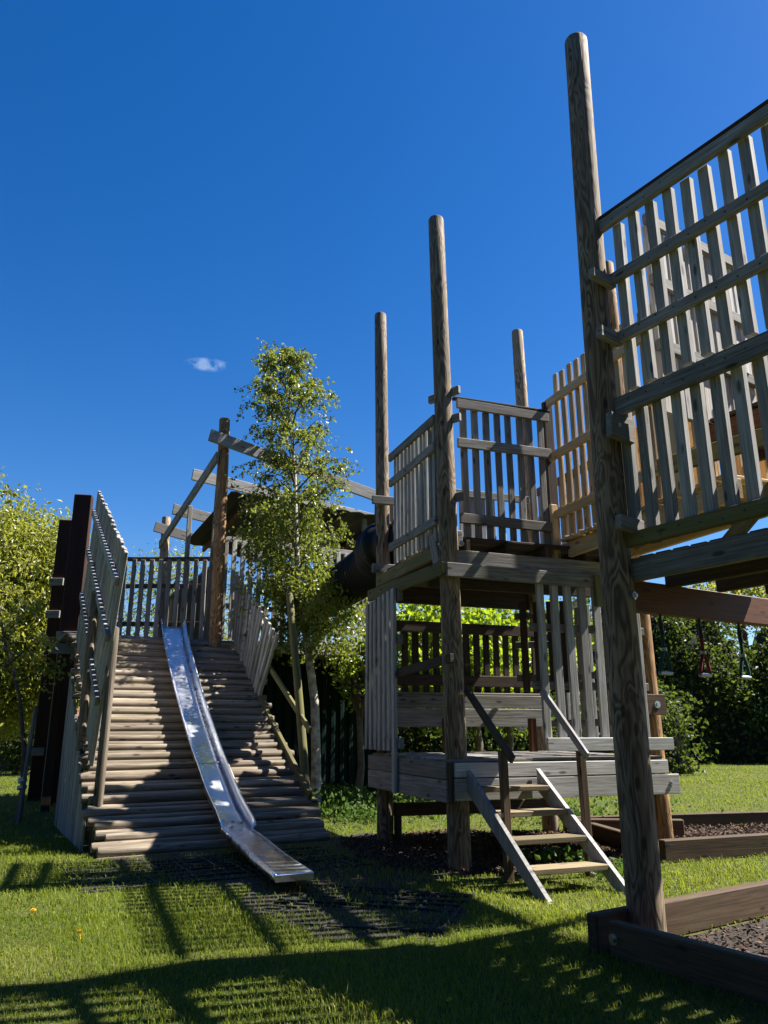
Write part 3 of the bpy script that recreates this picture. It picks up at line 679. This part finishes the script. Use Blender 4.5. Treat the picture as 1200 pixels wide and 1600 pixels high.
# ------------------------------------------------------------------ steps up to the tower
st = empty('wooden_steps', TW(.65, -.7, 0)); tag(st, 'open wooden steps with handrails leaning on the play tower', 'steps')
u0, u1, vb = .20, .98, -1.50
def stringer(u):
    pts = [TW(u, -.035, .98), TW(u, -.035, .76), TW(u, vb + .18, -.03), TW(u, vb - .04, -.03)]
    return MB().prism(pts, TU * .042).build('stringer', M['slat'], st)
stringer(u0 - .042); stringer(u1)
for k in range(4):
    z = .80 - k * .205; v_ = -.14 - (.80 - z) / .98 * (-vb - .05) - .02
    MB().board(TW(u0 + .001, v_ - .02, z), TW(u1 - .001, v_ - .02, z), .22, .05, TV).build('tread', M['tread'], st)
MB().board(TW(.30, -.58, -.1), TW(.30, -.55, 1.18), .075, .07, TU).build('handrail_post', M['bed'], st)
MB().board(TW(1.17, -.62, -.1), TW(1.15, -.62, 1.17), .075, .07, TU).build('handrail_post', M['bed'], st)
MB().board(TW(.215, .04, 1.80), TW(.30, -.75, 1.10), .085, .04, UP).build('handrail', M['darkslat'], st)
MB().board(TW(1.11, -.02, 1.79), TW(1.14, -.75, 1.12), .08, .04, UP).build('handrail', M['greyclean'], st)

# ------------------------------------------------------------------ new timber bridge from the tower to the walkway
bd = empty('wooden_bridge', TW(2.05, -.6, 0)); tag(bd, 'fresh orange pine bridge with picket side between tower and near walkway', 'bridge')
o = fence_panel(bd, TW(1.69, .24, 0), TW(1.69, -2.5, 0), 3.64, 5.78, 18, .085, .035, (5.49, 4.75, 3.985), .11, .045, -1, M['new'], M['new'], ext=.12, slope=-.02)
fence_panel(bd, TW(2.52, .24, 0), TW(2.52, -2.3, 0), 3.64, 5.0, 17, .085, .035, (4.95, 4.5, 3.985), .11, .045, 1, M['new'], M['new'])
m = MB()
for k in range(20): m.board(TW(1.66, .2 - k * .135, 3.60), TW(2.56, .2 - k * .135, 3.60), .12, .035, TV)
m.build('deck', M['new'], bd)
m = MB(); m.board(TW(1.75, .2, 3.48), TW(1.75, -2.5, 3.46), .19, .06, UP); m.board(TW(2.46, .2, 3.48), TW(2.46, -2.5, 3.46), .19, .06, UP)
m.build('joist', M['new'], bd)

# ------------------------------------------------------------------ near walkway
nw = empty('raised_walkway', NW(0, 0, 0)); tag(nw, 'high slatted timber walkway on a thick grain marked pole, closest structure', 'walkway')
pm = MB()
b0 = Vector(NW(0, 0, -.3)); t0 = V(1.80, 5.69, 7.55)
pm.log(b0, t0, .125, .103, 32, 14, .03)
np_ = pm.build('pole', M['pole'], nw)
for (s, n) in ((3.4, .0), (3.4, 1.9)): MB().log(NW(s, n, -.2), NW(s, n, 7.4), .12, .1, 16, 6).build('pole', M['pole'], nw)
F0 = .14
o = fence_panel(nw, NW(F0 + .0, .125, 0), NW(F0 + 4.2 * .98, .125, 0), 3.96, 5.46, 25, .082, .06, (), .1, .05, -1, M['slat'], M['grey'])
for z, h_, t_ in ((5.545, .105, .055), (4.99, .095, .05), (4.46, .095, .05)):
    MB().board(NW(.04, .065, z - h_ / 2), NW(4.4, .065, z - h_ / 2), h_, t_, UP, wob=.004).build('rail', M['grey'], o)
MB().board(NW(.02, .09, 5.565), NW(4.4, .09, 5.565), .11, .03, NN).build('cap_rail', M['darkslat'], o)
o = fence_panel(nw, NW(.03, .125, 0), NW(.03 + 4.2, .125, 0), 2.715, 3.80, 26, .085, .06, (), .1, .05, -1, M['slat'], M['grey'])
MB().board(NW(.05, .06, 3.835), NW(4.4, .06, 3.835), .145, .06, UP, wob=.003).build('rail', M['grey'], o)
MB().board(NW(.08, .06, 2.755), NW(4.4, .06, 2.755), .11, .05, UP, wob=.003).build('rail', M['mossrail'], o)
MB().board(NW(.07, .10, 2.53), NW(4.4, .10, 2.53), .17, .06, UP).build('beam', M['grey'], nw)
m = MB()
for n_, s_, z_ in ((.5, .06, 2.52), (1.0, .16, 2.52), (1.45, .3, 2.52)): m.board(NW(s_, n_, z_), NW(4.4, n_, z_), .17, .06, UP)
m.build('joist', M['darkslat'], nw)
m = MB()
for k in range(29): m.board(NW(.14 + k * .15, .17, 2.635), NW(.14 + k * .15, 1.8, 2.635), .128, .03, NS)
m.build('deck', M['mossrail'], nw)
m = MB()
for k in range(29): m.board(NW(.22 + k * .147, .95, 3.85), NW(.22 + k * .147, 1.78, 3.85), .14, .035, NS)
m.build('deck', M['darkslat'], nw)
m = MB()
for n_ in (1.0, 1.7): m.board(NW(.2, n_, 3.74), NW(4.4, n_, 3.74), .17, .06, UP)
m.build('joist', M['redbeam'], nw)
fence_panel(nw, NW(.24, .42, 0), NW(.24, 1.78, 0), 3.82, 5.56, 10, .10, .05, (5.64, 5.05, 4.45), .1, .05, -1, M['greyclean'], M['grey'])
fence_panel(nw, NW(.4, 1.80, 0), NW(4.3, 1.80, 0), 3.82, 4.9, 22, .085, .04, (4.85, 4.3), .1, .045, 1, M['new'], M['new'])
m = MB()   # slanting braces under the upper deck
m.board(NW(.25, .9, 2.7), NW(1.5, .9, 3.7), .12, .05, UP); m.board(NW(1.3, 1.4, 2.7), NW(.5, 1.4, 3.7), .12, .05, UP); m.board(NW(.3, 1.76, 3.05), NW(4.3, 1.76, 3.05), .15, .05, UP)
m.board(NW(.2, .35, 3.35), NW(2.6, .95, 3.5), .14, .045, UP)
m.build('brace', M['mossrail'], nw)
# short blocks that tie the rails to the pole
for z, h_, n0, n1, s0 in ((4.945, .09, -.17, .10, .12), (4.42, .10, -.15, .10, .13), (3.63, .20, -.14, .12, .14), (2.86, .11, -.13, .13, .14)):
    MB().board(NW(s0 + .02, n0, z), NW(s0 + .02, n1, z - .02), h_, .06, UP).build('end_block', M['grey'], nw)
bolt(NW(.176, -.05, 3.63), NS, nw, .02)
for z in (5.49, 4.945, 4.41, 3.835, 2.755):
    for k in range(10):
        p = Vector(NW(F0 + (k + .5) * .165 + jit(.015), .0395 if z > 4 else (.0295 if z > 3 else .0345), z + jit(.02)))
        MB().pole([p, p - NN * .003], [.0065, .0065], 8, 0).build('nail', M['shackle'], nw)
rb = MB().board(NW(-.02, .12, 2.355), NW(-.02, 3.6, 2.375), .235, .095, UP).build('overhead_beam', M['redbeam'], nw)
MB().log(NW(0, 3.5, -.2), NW(0, 3.5, 2.6), .12, .11, 16, 5).build('pole', M['polewarm'], nw)
bolt(NW(.12, .03, 2.33), NS * .9 + NN * .3, nw, .016)

# ------------------------------------------------------------------ hanging handles under the red beam
def handle(n, rope, label):
    h = empty('hanging_handle', NW(-.02, n, 2.235)); tag(h, label, 'swing handle', 'hanging rope handles under the red brown beam')
    c = lambda a, z: NW(-.02, n + a, z)
    MB().pole([c(0, 2.25), c(0, 2.20), c(.012, 2.18), c(.0, 2.15), c(-.012, 2.18), c(0, 2.2)], [.012] * 6, 8, 0).pole([c(0, 2.17), c(0, 2.115)], [.022, .018], 10, 0).build('shackle', M['shackle'], h)
    MB().pole([c(0, 2.125), c(.004, 2.03), c(.006, 1.965)], [.0145] * 3, 10, .02).pole([c(.004, 1.975), c(-.03, 1.90), c(-.055, 1.83), c(-.052, 1.79)], [.0145] * 4, 10, .02).pole([c(.006, 1.975), c(.045, 1.90), c(.062, 1.83), c(.056, 1.79)], [.0145] * 4, 10, .02).build('rope', rope, h)
    MB().pole([c(.004, 2.115), c(.004, 2.085)], [.021, .021], 10, 0).build('ferrule', M['shackle'], h); MB().pole([c(.006, 1.985), c(.006, 1.96)], [.024, .024], 10, 0).build('ferrule', M['grip'], h)
    MB().pole([c(-.065, 1.795), c(.068, 1.795)], [.016, .016], 12, 0).build('grip', M['grip'], h)
handle(.48, M['rope_green'], 'green rope handle hanging nearest the thick pole')
handle(.965, M['rope_red'], 'red rope handle hanging between two green ones')
handle(1.50, M['rope_green'], 'green rope handle hanging farthest from the thick pole')

# ------------------------------------------------------------------ raised beds
b1 = empty('raised_bed', NW(1, .9, 0)); tag(b1, 'pale timber edged bed around the foot of the thick near pole', 'raised bed', 'timber edged beds of bark')
MB().board(NW(.02, -.36, .10), NW(3.2, -.36, .10), .22, .085, UP, ch=.01).build('edge_board', M['bed'], b1)
MB().board(NW(-.10, -.42, .115), NW(-.10, 3.2, .115), .23, .09, UP, ch=.01).build('edge_board', M['bed'], b1)
bolt(NW(.06, -.402, .11), -NN, b1, .018)
b2 = empty('raised_bed', (3.4, 10, 0)); tag(b2, 'dark sleeper edged bed behind the steps with bark inside', 'raised bed', 'timber edged beds of bark')
def eb(a, b, z=.115, h=.23): MB().board((*a, z), (*b, z), h, .11, UP, ch=.01).build('edge_board', M['bed'], b2)
eb((2.98, 8.93), (6.2, 10.1)); eb((3.0, 9.02), (2.62, 11.3), .1, .2); eb((2.5, 11.45), (6.0, 12.2), .1, .2); eb((3.9, 10.75), (2.66, 10.85), .12, .24)

def chips(name, label, poly, n, size, z, mat='bark_chip'):
    P = np.array(poly); lo, hi = P.min(0), P.max(0); c = np.stack([rng.uniform(lo[0], hi[0], n), rng.uniform(lo[1], hi[1], n)], 1); c = c[inpoly(c, poly)]
    c = np.concatenate([c, z + rng.uniform(0, .025, (len(c), 1))], 1)
    v, f, r = leaf_arrays(c, size, aspect=.5, flat=.0, rsd=.28); v[:, 2] = z + np.abs(v[:, 2] - z) * .6 + .003
    return tag(mesh_np(name, v, f, M[mat], rnd=r), label, 'bark chips', kind='stuff')
chips('bark_chips', 'loose brown bark chips on the ground under the play tower', bark_poly, 26000, .05, .006)
chips('bark_chips', 'loose bark chips filling the bed at the thick near pole', [N2(0, -.31), N2(3.1, -.31), N2(3.1, 2.6), N2(0, 2.6)], 14000, .045, .015)
chips('bark_chips', 'loose bark chips inside the dark sleeper edged bed', [(3.06, 9.1), (6.0, 10.1), (5.7, 12), (2.7, 11.3)], 9000, .06, .03)
sheet('bark_bed', [N2(0, -.31), N2(3.1, -.31), N2(3.1, 2.6), N2(0, 2.6)], .010, M['soil']); sheet('bark_bed', [(3.06, 9.1), (6.0, 10.1), (5.7, 12), (2.7, 11.3)], .012, M['soil'])

# ------------------------------------------------------------------ log ramp
lr = empty('log_ramp', RW(0, 1.44, 0)); tag(lr, 'sloping ramp of round logs with tall slatted sides under the slide', 'log ramp')
nlog = 49
for k in range(nlog):
    r_c = (k + .35) * 4.42 / nlog; z = r_c * SL
    nrm = Vector((0, 0, 1)) * math.cos(R(34)) - RD * math.sin(R(34))
    e0 = -.02 + jit(.07); e1 = 2.9 + jit(.05)
    if k < 4: e0 = .05 * k * random.random() + (.03, .0, -.05, .02)[k]; e1 = 2.88 - .0 * k
    rr_ = .054 * (1 + jit(.12)); c = nrm * (-.05 + (.018 if k % 2 else -.016) + jit(.009))
    MB().log(RW(r_c, e0, z) + c, RW(r_c + jit(.008), e1, z + jit(.006)) + c, rr_, rr_ * (1 + jit(.06)), 14, 6, .006).build('log', M['log'], lr)
m = MB()
for e_ in (.22, 1.45, 2.68): m.board(RW(.05, e_, -.18), RW(4.5, e_, 4.5 * SL - .2), .14, .07, UP)
m.build('bearer', M['darkslat'], lr)
# tall slatted side, slats leaning more and more down the slope
def fan(e_, far_b, far_t, near_b, near_t, n, sw, rails, side, mat, zr=.1):
    m = MB(); fb, ft, nb_, nt_ = [Vector((a[0], a[1])) for a in (far_b, far_t, near_b, near_t)]
    for k in range(n):
        f = k / (n - 1); b = fb.lerp(nb_, f); t = ft.lerp(nt_, f); e2 = e_ + jit(.006)
        m.board(RW(b.x, e2, b.y + jit(.02)), RW(t.x, e2 + jit(.01), t.y + jit(.025)), sw, .045, RD, wob=.004)
    o = m.build('side_fence', mat, lr)
    for (g, h_) in rails:
        a = fb.lerp(ft, g); b = nb_.lerp(nt_, g)
        MB().board(RW(a.x, e_ + side * .055, a.y), RW(b.x, e_ + side * .055, b.y), h_, .05, UP).build('rail', mat, o)
    return o
fan(.06, (4.15, 2.85), (3.25, 5.15), (1.35, .95), (.12, 3.52), 25, .116, ((.86, .1), (.6, .1), (.3, .1)), -1, M['slat'])
fan(2.79, (4.50, 3.05), (4.56, 4.36), (2.85, 1.88), (2.08, 2.86), 15, .085, ((.8, .09), (.25, .09)), 1, M['slat'])
MB().log(RW(.80, .1, -.1), RW(.82, .12, 2.66), .062, .055, 16, 6, .01).build('side_post', M['log'], lr)
MB().log(RW(2.0, .0, 0), RW(1.95, -.02, 3.3), .06, .055, 14, 5, .01).build('side_post', M['log'], lr)
MB().log(RW(.80, 2.90, -.1), RW(1.75, 2.86, 3.45), .066, .055, 16, 6, .02).build('side_post', M['mossrail'], lr)
MB().board(RW(2.55, 2.86, 2.36), RW(.86, 2.9, 1.36), .085, .045, UP).build('handrail', M['mossrail'], lr)
MB().board(RW(2.9, 2.80, 1.93), RW(.62, 2.82, .50), .09, .06, UP).build('handrail', M['mossrail'], lr)
m = MB()
for k in range(29):
    r0 = .8 + k * .1; m.board(RW(r0, -.04 + jit(.005), -.05), RW(r0, -.04, max(.15, r0 * SL - .16 + jit(.02))), .085, .04, RD)
m.build('side_cladding', M['slat'], lr)
m = MB()
for k in range(36):
    r0 = .8 + k * .1; m.board(RW(r0, 2.86, -.05), RW(r0, 2.86, r0 * SL - .18), .095, .04, RD)
m.build('side_cladding', M['darkslat'], lr)
MB().board(RW(4.46, -.08, 2.86), RW(4.46, 2.9, 2.86), .2, .06, UP).build('top_beam', M['grey'], lr)

# ------------------------------------------------------------------ metal slide
sd = empty('metal_slide', RW(0, 1.6, 0)); tag(sd, 'stainless steel slide lying down the log ramp with a low flat run out', 'slide')
path = []
for r_, e_, z_ in ((4.42, 1.66, 3.16), (4.05, 1.62, 2.90), (3.4, 1.575, 2.45), (2.6, 1.54, 1.90), (1.9, 1.53, 1.43), (1.3, 1.53, 1.03), (.9, 1.545, .76), (.55, 1.56, .525), (.3, 1.58, .375), (.1, 1.59, .285), (-.15, 1.585, .235), (-.5, 1.555, .22), (-1.0, 1.49, .205), (-1.6, 1.40, .19), (-2.2, 1.33, .175), (-2.72, 1.28, .16)):
    path.append((r_, e_, z_))
def spline(P, n):
    out = []; P = [Vector(p) for p in P]
    for i in range(len(P) - 1):
        a, b, c, d = P[max(i - 1, 0)], P[i], P[i + 1], P[min(i + 2, len(P) - 1)]
        for k in range(n):
            t = k / n; out.append(.5 * ((2 * b) + (c - a) * t + (2 * a - 5 * b + 4 * c - d) * t * t + (3 * b - a - 3 * c + d) * t ** 3))
    return out + [P[-1]]
sp_ = [RW(*p) for p in spline(path, 4)]; rs_ = [p.x for p in spline(path, 4)]
HWID = .168
def strip(name, prof, sel, th=.004):
    """prof(i) -> list of (across, up) points; swept along the slide path as a thin shell"""
    rows = []
    for i in sel:
        tg = (sp_[min(i + 1, len(sp_) - 1)] - sp_[max(i - 1, 0)]).normalized(); sdv = tg.cross(UP).normalized() * -1
        if sdv.dot(RE) < 0: sdv = -sdv
        nr = sdv.cross(tg); nr = nr if nr.z > 0 else -nr
        rows.append([sp_[i] + sdv * a + nr * u for (a, u) in prof(i)])
    m = MB(); base = 0; n = len(rows[0])
    for r0 in rows:
        for p in r0: m.v.append(p); m.g.append(tuple(p)); m.r.append(.5)
    for i in range(len(rows) - 1):
        for k in range(n - 1): m.f.append((i * n + k, i * n + k + 1, (i + 1) * n + k + 1, (i + 1) * n + k)); m.sm.append(True)
    o = m.build(name, M['steel'], sd); md = o.modifiers.new('thick', 'SOLIDIFY'); md.thickness = th; md.offset = 0
    return o
i_end = max(i for i, r_ in enumerate(rs_) if r_ > .0) ; I = list(range(len(sp_)))
strip('bed', lambda i: [(-HWID, 0), (-HWID * .6, -.003), (0, -.004), (HWID * .6, -.003), (HWID, 0)], I)
def wallh(i):
    r_ = rs_[i]
    if r_ > .25: return .135 + .03 * max(0, min(1, (r_ - 4.0) / .3))
    return .135 * max(0.03, math.sqrt(max(0, 1 - ((.25 - r_) / .42) ** 2)))
selw = [i for i in I if rs_[i] > -.17]
for sgn in (-1, 1):
    strip('side_wall', lambda i: [(sgn * HWID, 0), (sgn * (HWID + .015), wallh(i) * .5), (sgn * (HWID + .03), wallh(i)), (sgn * (HWID + .045), wallh(i) + .004), (sgn * (HWID + .045), wallh(i) - .012)], selw)
    strip('edge_lip', lambda i: [(sgn * HWID, .001), (sgn * (HWID + .006), .004), (sgn * (HWID + .008), -.055)], [i for i in I if rs_[i] < .05])
for r_s in (2.95, 1.15):
    i = min(I, key=lambda q: abs(rs_[q] - r_s)); tg = (sp_[i + 1] - sp_[i - 1]).normalized(); sdv = tg.cross(UP).normalized(); nr = sdv.cross(tg)
    MB().board(sp_[i] - sdv * HWID * .98 + nr * .002, sp_[i] + sdv * HWID * .98 + nr * .002, .035, .006, tg, ch=.002).build('lap_seam', M['steel'], sd)
i = len(sp_) - 1; tg = (sp_[i] - sp_[i - 1]).normalized(); sdv = tg.cross(UP).normalized()
m = MB(); m.board(sp_[i] - sdv * (HWID + .008) - UP * .028 + tg * .006, sp_[i] + sdv * (HWID + .008) - UP * .028 + tg * .006, .06, .012, UP); m.build('end_lip', M['steel'], sd)
ip = min(I, key=lambda i: abs(rs_[i] + 1.0)); p = sp_[ip]
MB().pole([p + V(0, 0, -.02), V(p.x, p.y, -.1)], [.022, .022], 10, 0).build('leg', M['steel'], sd)
ip = min(I, key=lambda i: abs(rs_[i] + 2.3)); p = sp_[ip]
MB().pole([p + V(0, 0, -.02), V(p.x, p.y, -.1)], [.022, .022], 10, 0).build('leg', M['shackle'], sd)
ib = min(I, key=lambda i: abs(rs_[i] - .12)); cs = [tuple(sp_[ib] + RE * rng.normal(0, .06) + RD * rng.normal(0, .10) + UP * .012) for k in range(26)]
cs = np.array(cs)
v, f, r = leaf_arrays(cs, .06, aspect=.6); v[:, 2] = np.interp(np.arange(len(v)), np.arange(len(v)), v[:, 2]); v[:, 2] = np.repeat(cs[:, 2], 4) + (v[:, 2] - np.repeat(cs[:, 2], 4)) * .25
tag(mesh_np('leaf_litter', v, f, M['deadleaf'], rnd=r), 'few dead brown leaves lying in the bend of the steel slide', 'dead leaves', kind='stuff')

# ------------------------------------------------------------------ fort behind the ramp
ft = empty('play_fort', RW(5.5, 2.5, 0)); tag(ft, 'roofed timber fort platform at the top of the log ramp', 'play fort')
m = MB()
for k in range(10): m.board(RW(4.56 + k * .147, -.1, 2.96), RW(4.56 + k * .147, 6.2, 2.96), .138, .03, RD)
for k in range(19): m.board(RW(6.03 + k * .147, 2.3, 2.96), RW(6.03 + k * .147, 6.2, 2.96), .138, .03, RD)
m.build('deck', M['grey'], ft)
MB().board(RW(4.48, 2.96, 2.88), RW(4.48, 6.25, 2.92), .22, .05, UP).build('front_fascia', M['greyclean'], ft)
MB().log(RW(4.30, 2.44, 0), RW(4.35, 2.38, 7.3), .125, .105, 20, 8, .02).build('pole', M['polewarm'], ft)
MB().log(RW(8.69, 2.4, 0), RW(8.74, 2.3, 6.34), .12, .1, 16, 6, .02).build('pole', M['pole'], ft)
MB().board(RW(4.2, 2.24, 6.45), RW(8.85, 2.22, 5.66), .2, .06, UP).build('roof_plate', M['grey'], ft)
for r_, e0, z0, e1, z1, mt in ((4.16, 2.05, 6.86, 5.75, 6.12, 'slat'), (5.55, 2.1, 6.48, 6.3, 6.05, 'slat'), (7.15, 2.1, 6.14, 6.2, 5.62, 'grey'), (8.55, 2.0, 6.05, 6.1, 5.25, 'grey')):
    MB().board(RW(r_, e0, z0 - .02), RW(r_, e1, z1 - .02), .24, .06, UP).build('rafter', M[mt], ft)
MB().board(RW(4.82, 2.44, 2.98), RW(4.78, 2.5, 6.4), .19, .06, RE).build('post', M['grey'], ft)
MB().board(RW(5.97, 2.2, 2.98), RW(5.96, 2.2, 5.9), .09, .07, RE).build('post', M['grey'], ft)
for e_ in (3.9, 5.9): MB().board(RW(5.2, e_, 2.98), RW(5.2, e_, 5.9), .12, .07, RE).build('post', M['grey'], ft)
rf = MB()
na, nb2 = RW(4.9, 2.75, 6.0), RW(4.9, 7.4, 5.88); fa, fb2 = RW(8.6, 2.75, 5.7), RW(8.6, 7.6, 5.55)
n = 40
for k in range(n):
    a0, a1 = k / n, (k + 1) / n; h0, h1 = .02 * math.sin(k * 2.1), .02 * math.sin((k + 1) * 2.1)
    q = [na.lerp(nb2, a0) + UP * h0, na.lerp(nb2, a1) + UP * h1, fa.lerp(fb2, a1) + UP * h1, fa.lerp(fb2, a0) + UP * h0]
    rf.prism(q, (0, 0, .012))
rf.build('roof', M['roof'], ft)
m = MB()
for e_ in (3.2, 4.2, 5.2, 6.2, 7.2): m.board(RW(5.0, e_, 5.90 - (e_ - 2.75) * .026), RW(8.55, e_, 5.6 - (e_ - 2.75) * .03), .12, .06, UP)
m.build('roof_joist', M['redbeam'], ft)
fence_panel(ft, (-5.16, 14.8, 0), (-3.42, 14.8, 0), 3.0, 4.60, 10, .085, .04, (4.66, 4.12, 3.38), .085, .045, 1, M['grey'], M['darkslat'], ext=.03)
o = fence_panel(ft, RW(4.66, 2.55, 0), RW(4.72, 6.0, 0), 3.0, 4.95, 20, .09, .04, (5.02, 3.7), .1, .045, 1, M['slat'], M['greyclean'])
fence_panel(ft, (-3.46, 15.3, 0), (-5.3, 18.9, 0), 2.98, 4.55, 24, .11, .03, (4.62, 3.9, 3.3), .1, .045, -1, M['darkslat'], M['grey'])
for (r_, e_) in ((5.9, .0), (5.9, 2.3), (8.6, 6.0)): MB().board(RW(r_, e_, -.1), RW(r_, e_, 2.94), .15, .15, RE).build('post', M['darkslat'], ft)
MB().board(RW(4.7, -.3, 2.72), RW(4.7, .6, 2.72), .17, .12, UP).build('beam', M['greyclean'], ft)

# tall tarred sleepers left of the ramp
def sleeper(x, y, h, w_, label):
    s = empty('upright_sleeper', (x, y, 0)); tag(s, label, 'sleeper post', 'tarred sleepers standing left of the ramp')
    MB().board((x, y, -.2), (x, y, h), w_, .24, (1, .2, 0), ch=.015).build('post', M['sleeper'], s)
    return s
s1 = sleeper(-6.43, 15.8, 6.22, .36, 'taller black sleeper with rust red patches beside the slatted ramp side')
MB().board((-6.62, 15.62, 3.16), (-6.2, 15.66, 3.16), .28, .05, UP).build('nailed_block', M['greyclean'], s1)
s2 = sleeper(-7.02, 16.5, 5.85, .32, 'shorter black sleeper partly hidden by the taller one')
for z in (4.45, 3.75, .95): MB().board((-7.2 - (.15 if z < 1 else 0), 16.34, z), (-6.9, 16.34, z), .16, .05, UP).build('nailed_block', M['grey'], s2)

# ------------------------------------------------------------------ tube slide
tb = MB(); P = [TW(.55, 2.45, 3.95), TW(.25, 2.75, 3.94), V(-.10, 11.75, 3.90), V(-.55, 12.9, 3.82), V(-1.05, 14.0, 3.78), RW(4.62, 4.35, 3.80)]
pp = spline(P, 22)
cum = 0; rad = []
for i, p in enumerate(pp):
    if i: cum += (p - pp[i - 1]).length
    rad.append(.36 + .022 * math.sin(cum / .095 * 2 * math.pi))
# resample finely so each rib is a real fold
pts, rads, acc = [pp[0]], [.36], 0
for i in range(1, len(pp)):
    d = pp[i] - pp[i - 1]; k = max(1, int(d.length / .014))
    for j in range(1, k + 1):
        acc += d.length / k; pts.append(pp[i - 1] + d * j / k); rads.append(.35 + .034 * math.sin(acc / .125 * 2 * math.pi))
tb.pole(pts, rads, 32, 0, cap=False)
o = tb.build('tube_slide', M['black_plastic']); md = o.modifiers.new('wall', 'SOLIDIFY'); md.thickness = .012
tag(o, 'black corrugated plastic tube running from the tower to the fort', 'tube slide')

# ------------------------------------------------------------------ shipping container under the fort
ct = empty('shipping_container', RW(7.6, 4.7, 0)); tag(ct, 'dark green corrugated steel container under the fort deck', 'container')
def corr(a, b, z0, z1, out, name):
    a = Vector(a); b = Vector(b); t = b - a; L_ = t.length; t.normalize(); o_ = Vector(out).normalized(); xs = []; x = 0
    while x < L_:
        for dx, h in ((.0, 0), (.07, 0), (.10, .034), (.17, .034)):
            if x + dx <= L_: xs.append((x + dx, h))
        x += .20
    xs.append((L_, 0)); m = MB(); n = len(xs)
    for z in (z0, z1):
        for (x, h) in xs: m.v.append(a + t * x - o_ * h + UP * z); m.g.append((x, h, z)); m.r.append(.5)
    for k in range(n - 1): m.f.append((k, k + 1, n + k + 1, n + k)); m.sm.append(False)
    return m.build(name, M['container'], ct)
c0, c1, c2, c3 = RW(5.05, 3.05, 0), RW(5.05, 6.15, 0), RW(11, 6.15, 0), RW(11, 3.05, 0)
corr(c0 + RE * .06, c1 - RE * .06, .22, 2.62, -RD, 'wall'); corr(c1 + RD * .06, c2 - RD * .06, .22, 2.62, RE, 'wall'); corr(c3 + RD * -.06, c0 + RD * .06, .22, 2.62, -RE, 'wall')
m = MB()
for c in (c0, c1, c2, c3): m.board(c + UP * .05, c + UP * 2.76, .12, .12, RE)
m.build('corner_post', M['container'], ct)
m = MB()
for a, b in ((c0, c1), (c1, c2), (c3, c0)): m.board(a + UP * 2.69, b + UP * 2.69, .13, .08, UP); m.board(a + UP * .14, b + UP * .14, .16, .08, UP)
m.build('frame_rail', M['container'], ct)
MB().prism([c0 + UP * 2.7, c1 + UP * 2.7, c2 + UP * 2.7, c3 + UP * 2.7], (0, 0, .03)).build('roof', M['container'], ct)

# ------------------------------------------------------------------ rubber mats at the slide
def mat(c, ax, la, lb, label):
    ax = Vector(ax).normalized(); ay = Vector((-ax.y, ax.x, 0)); m = MB(); c = Vector((*c, .004)); p_ = .085
    na_, nb_ = int(la / p_), int(lb / p_)
    for k in range(nb_ + 1):
        o_ = c - ax * la / 2 + ay * (-lb / 2 + k * p_)
        m.board(o_ + UP * jit(.004), o_ + ax * la + UP * jit(.004), .022, .022, ay, ch=.004, wob=.012)
    for k in range(na_ + 1):
        o_ = c - ay * lb / 2 + ax * (-la / 2 + k * p_) - UP * .003
        m.board(o_, o_ + ay * lb, .022, .018, ax, ch=.004, wob=.012)
    o = m.build('rubber_mat', M['rubber']); tag(o, label, 'rubber mat', 'black open rubber mats at the slide'); return o
mat((-1.75, 8.75), RE, 2.9, 1.5, 'open black rubber mat in front of the lowest ramp log')
mat((-.15, 6.85), (.9, -.25, 0), 1.55, 1.5, 'open black rubber mat in the lawn beyond the slide end')

# ------------------------------------------------------------------ weeds, dandelions
wc = []
def weeds(cx, cy, sx, sy, n, hmax):
    x = rng.normal(cx, sx, n); y = rng.normal(cy, sy, n); wc.append(np.stack([x, y, rng.uniform(.02, hmax, n)], 1))
weeds(-.75, 14.1, .55, .75, 900, .42); weeds(-.3, 12.9, .35, .5, 500, .22); weeds(.3, 13.6, .9, .5, 600, .3)
weeds(2.15, 8.15, .14, .25, 130, .12); weeds(1.9, 8.9, .2, .12, 110, .14); weeds(2.45, 8.2, .1, .2, 60, .14); weeds(2.7, 12.6, .9, .5, 500, .3);
v, f, r = leaf_arrays(np.concatenate(wc), .07, aspect=.75, flat=.6, droop=-.1); v[:, 2] = np.maximum(v[:, 2], .01)
tag(mesh_np('weeds', v, f, M['leaf_weed'], rnd=r), 'leafy green weeds at the birch foot and around the steps', 'weeds', kind='stuff')
dpos = [(-2.72, 6.55), (-2.98, 5.2), (-2.1, 5.9), (-3.25, 7.1), (.35, 4.55)]
dm = None
for i, (x, y) in enumerate(dpos):
    if dm is None:
        m = MB(); m.pole([V(x, y, 0), V(x + .005, y, .05)], [.003, .003], 6, 0)
        for ring, (rad_, hz) in enumerate(((.024, .052), (.017, .058), (.009, .062))):
            for k in range(12):
                a = k * math.pi / 6 + ring * .3; c, s_ = math.cos(a), math.sin(a); px = V(-s_, c, 0) * .0045
                b_ = V(x + .005, y, .05); t_ = V(x + .005 + c * rad_, y + s_ * rad_, hz); m.poly([b_ - px, b_ + px, t_ + px, t_ - px])
        dm = m.build('dandelion', M['dandelion']); o = dm
    else:
        o = dm.copy(); COL.objects.link(o); o.location = (x, y, 0); o.rotation_euler = (.25 * math.sin(i * 2), .25, i); o.scale = (.8 + .1 * i,) * 3 if i < 3 else (.7,) * 3
    tag(o, 'small yellow dandelion flower in the lawn', 'flower', 'dandelions in the lawn')
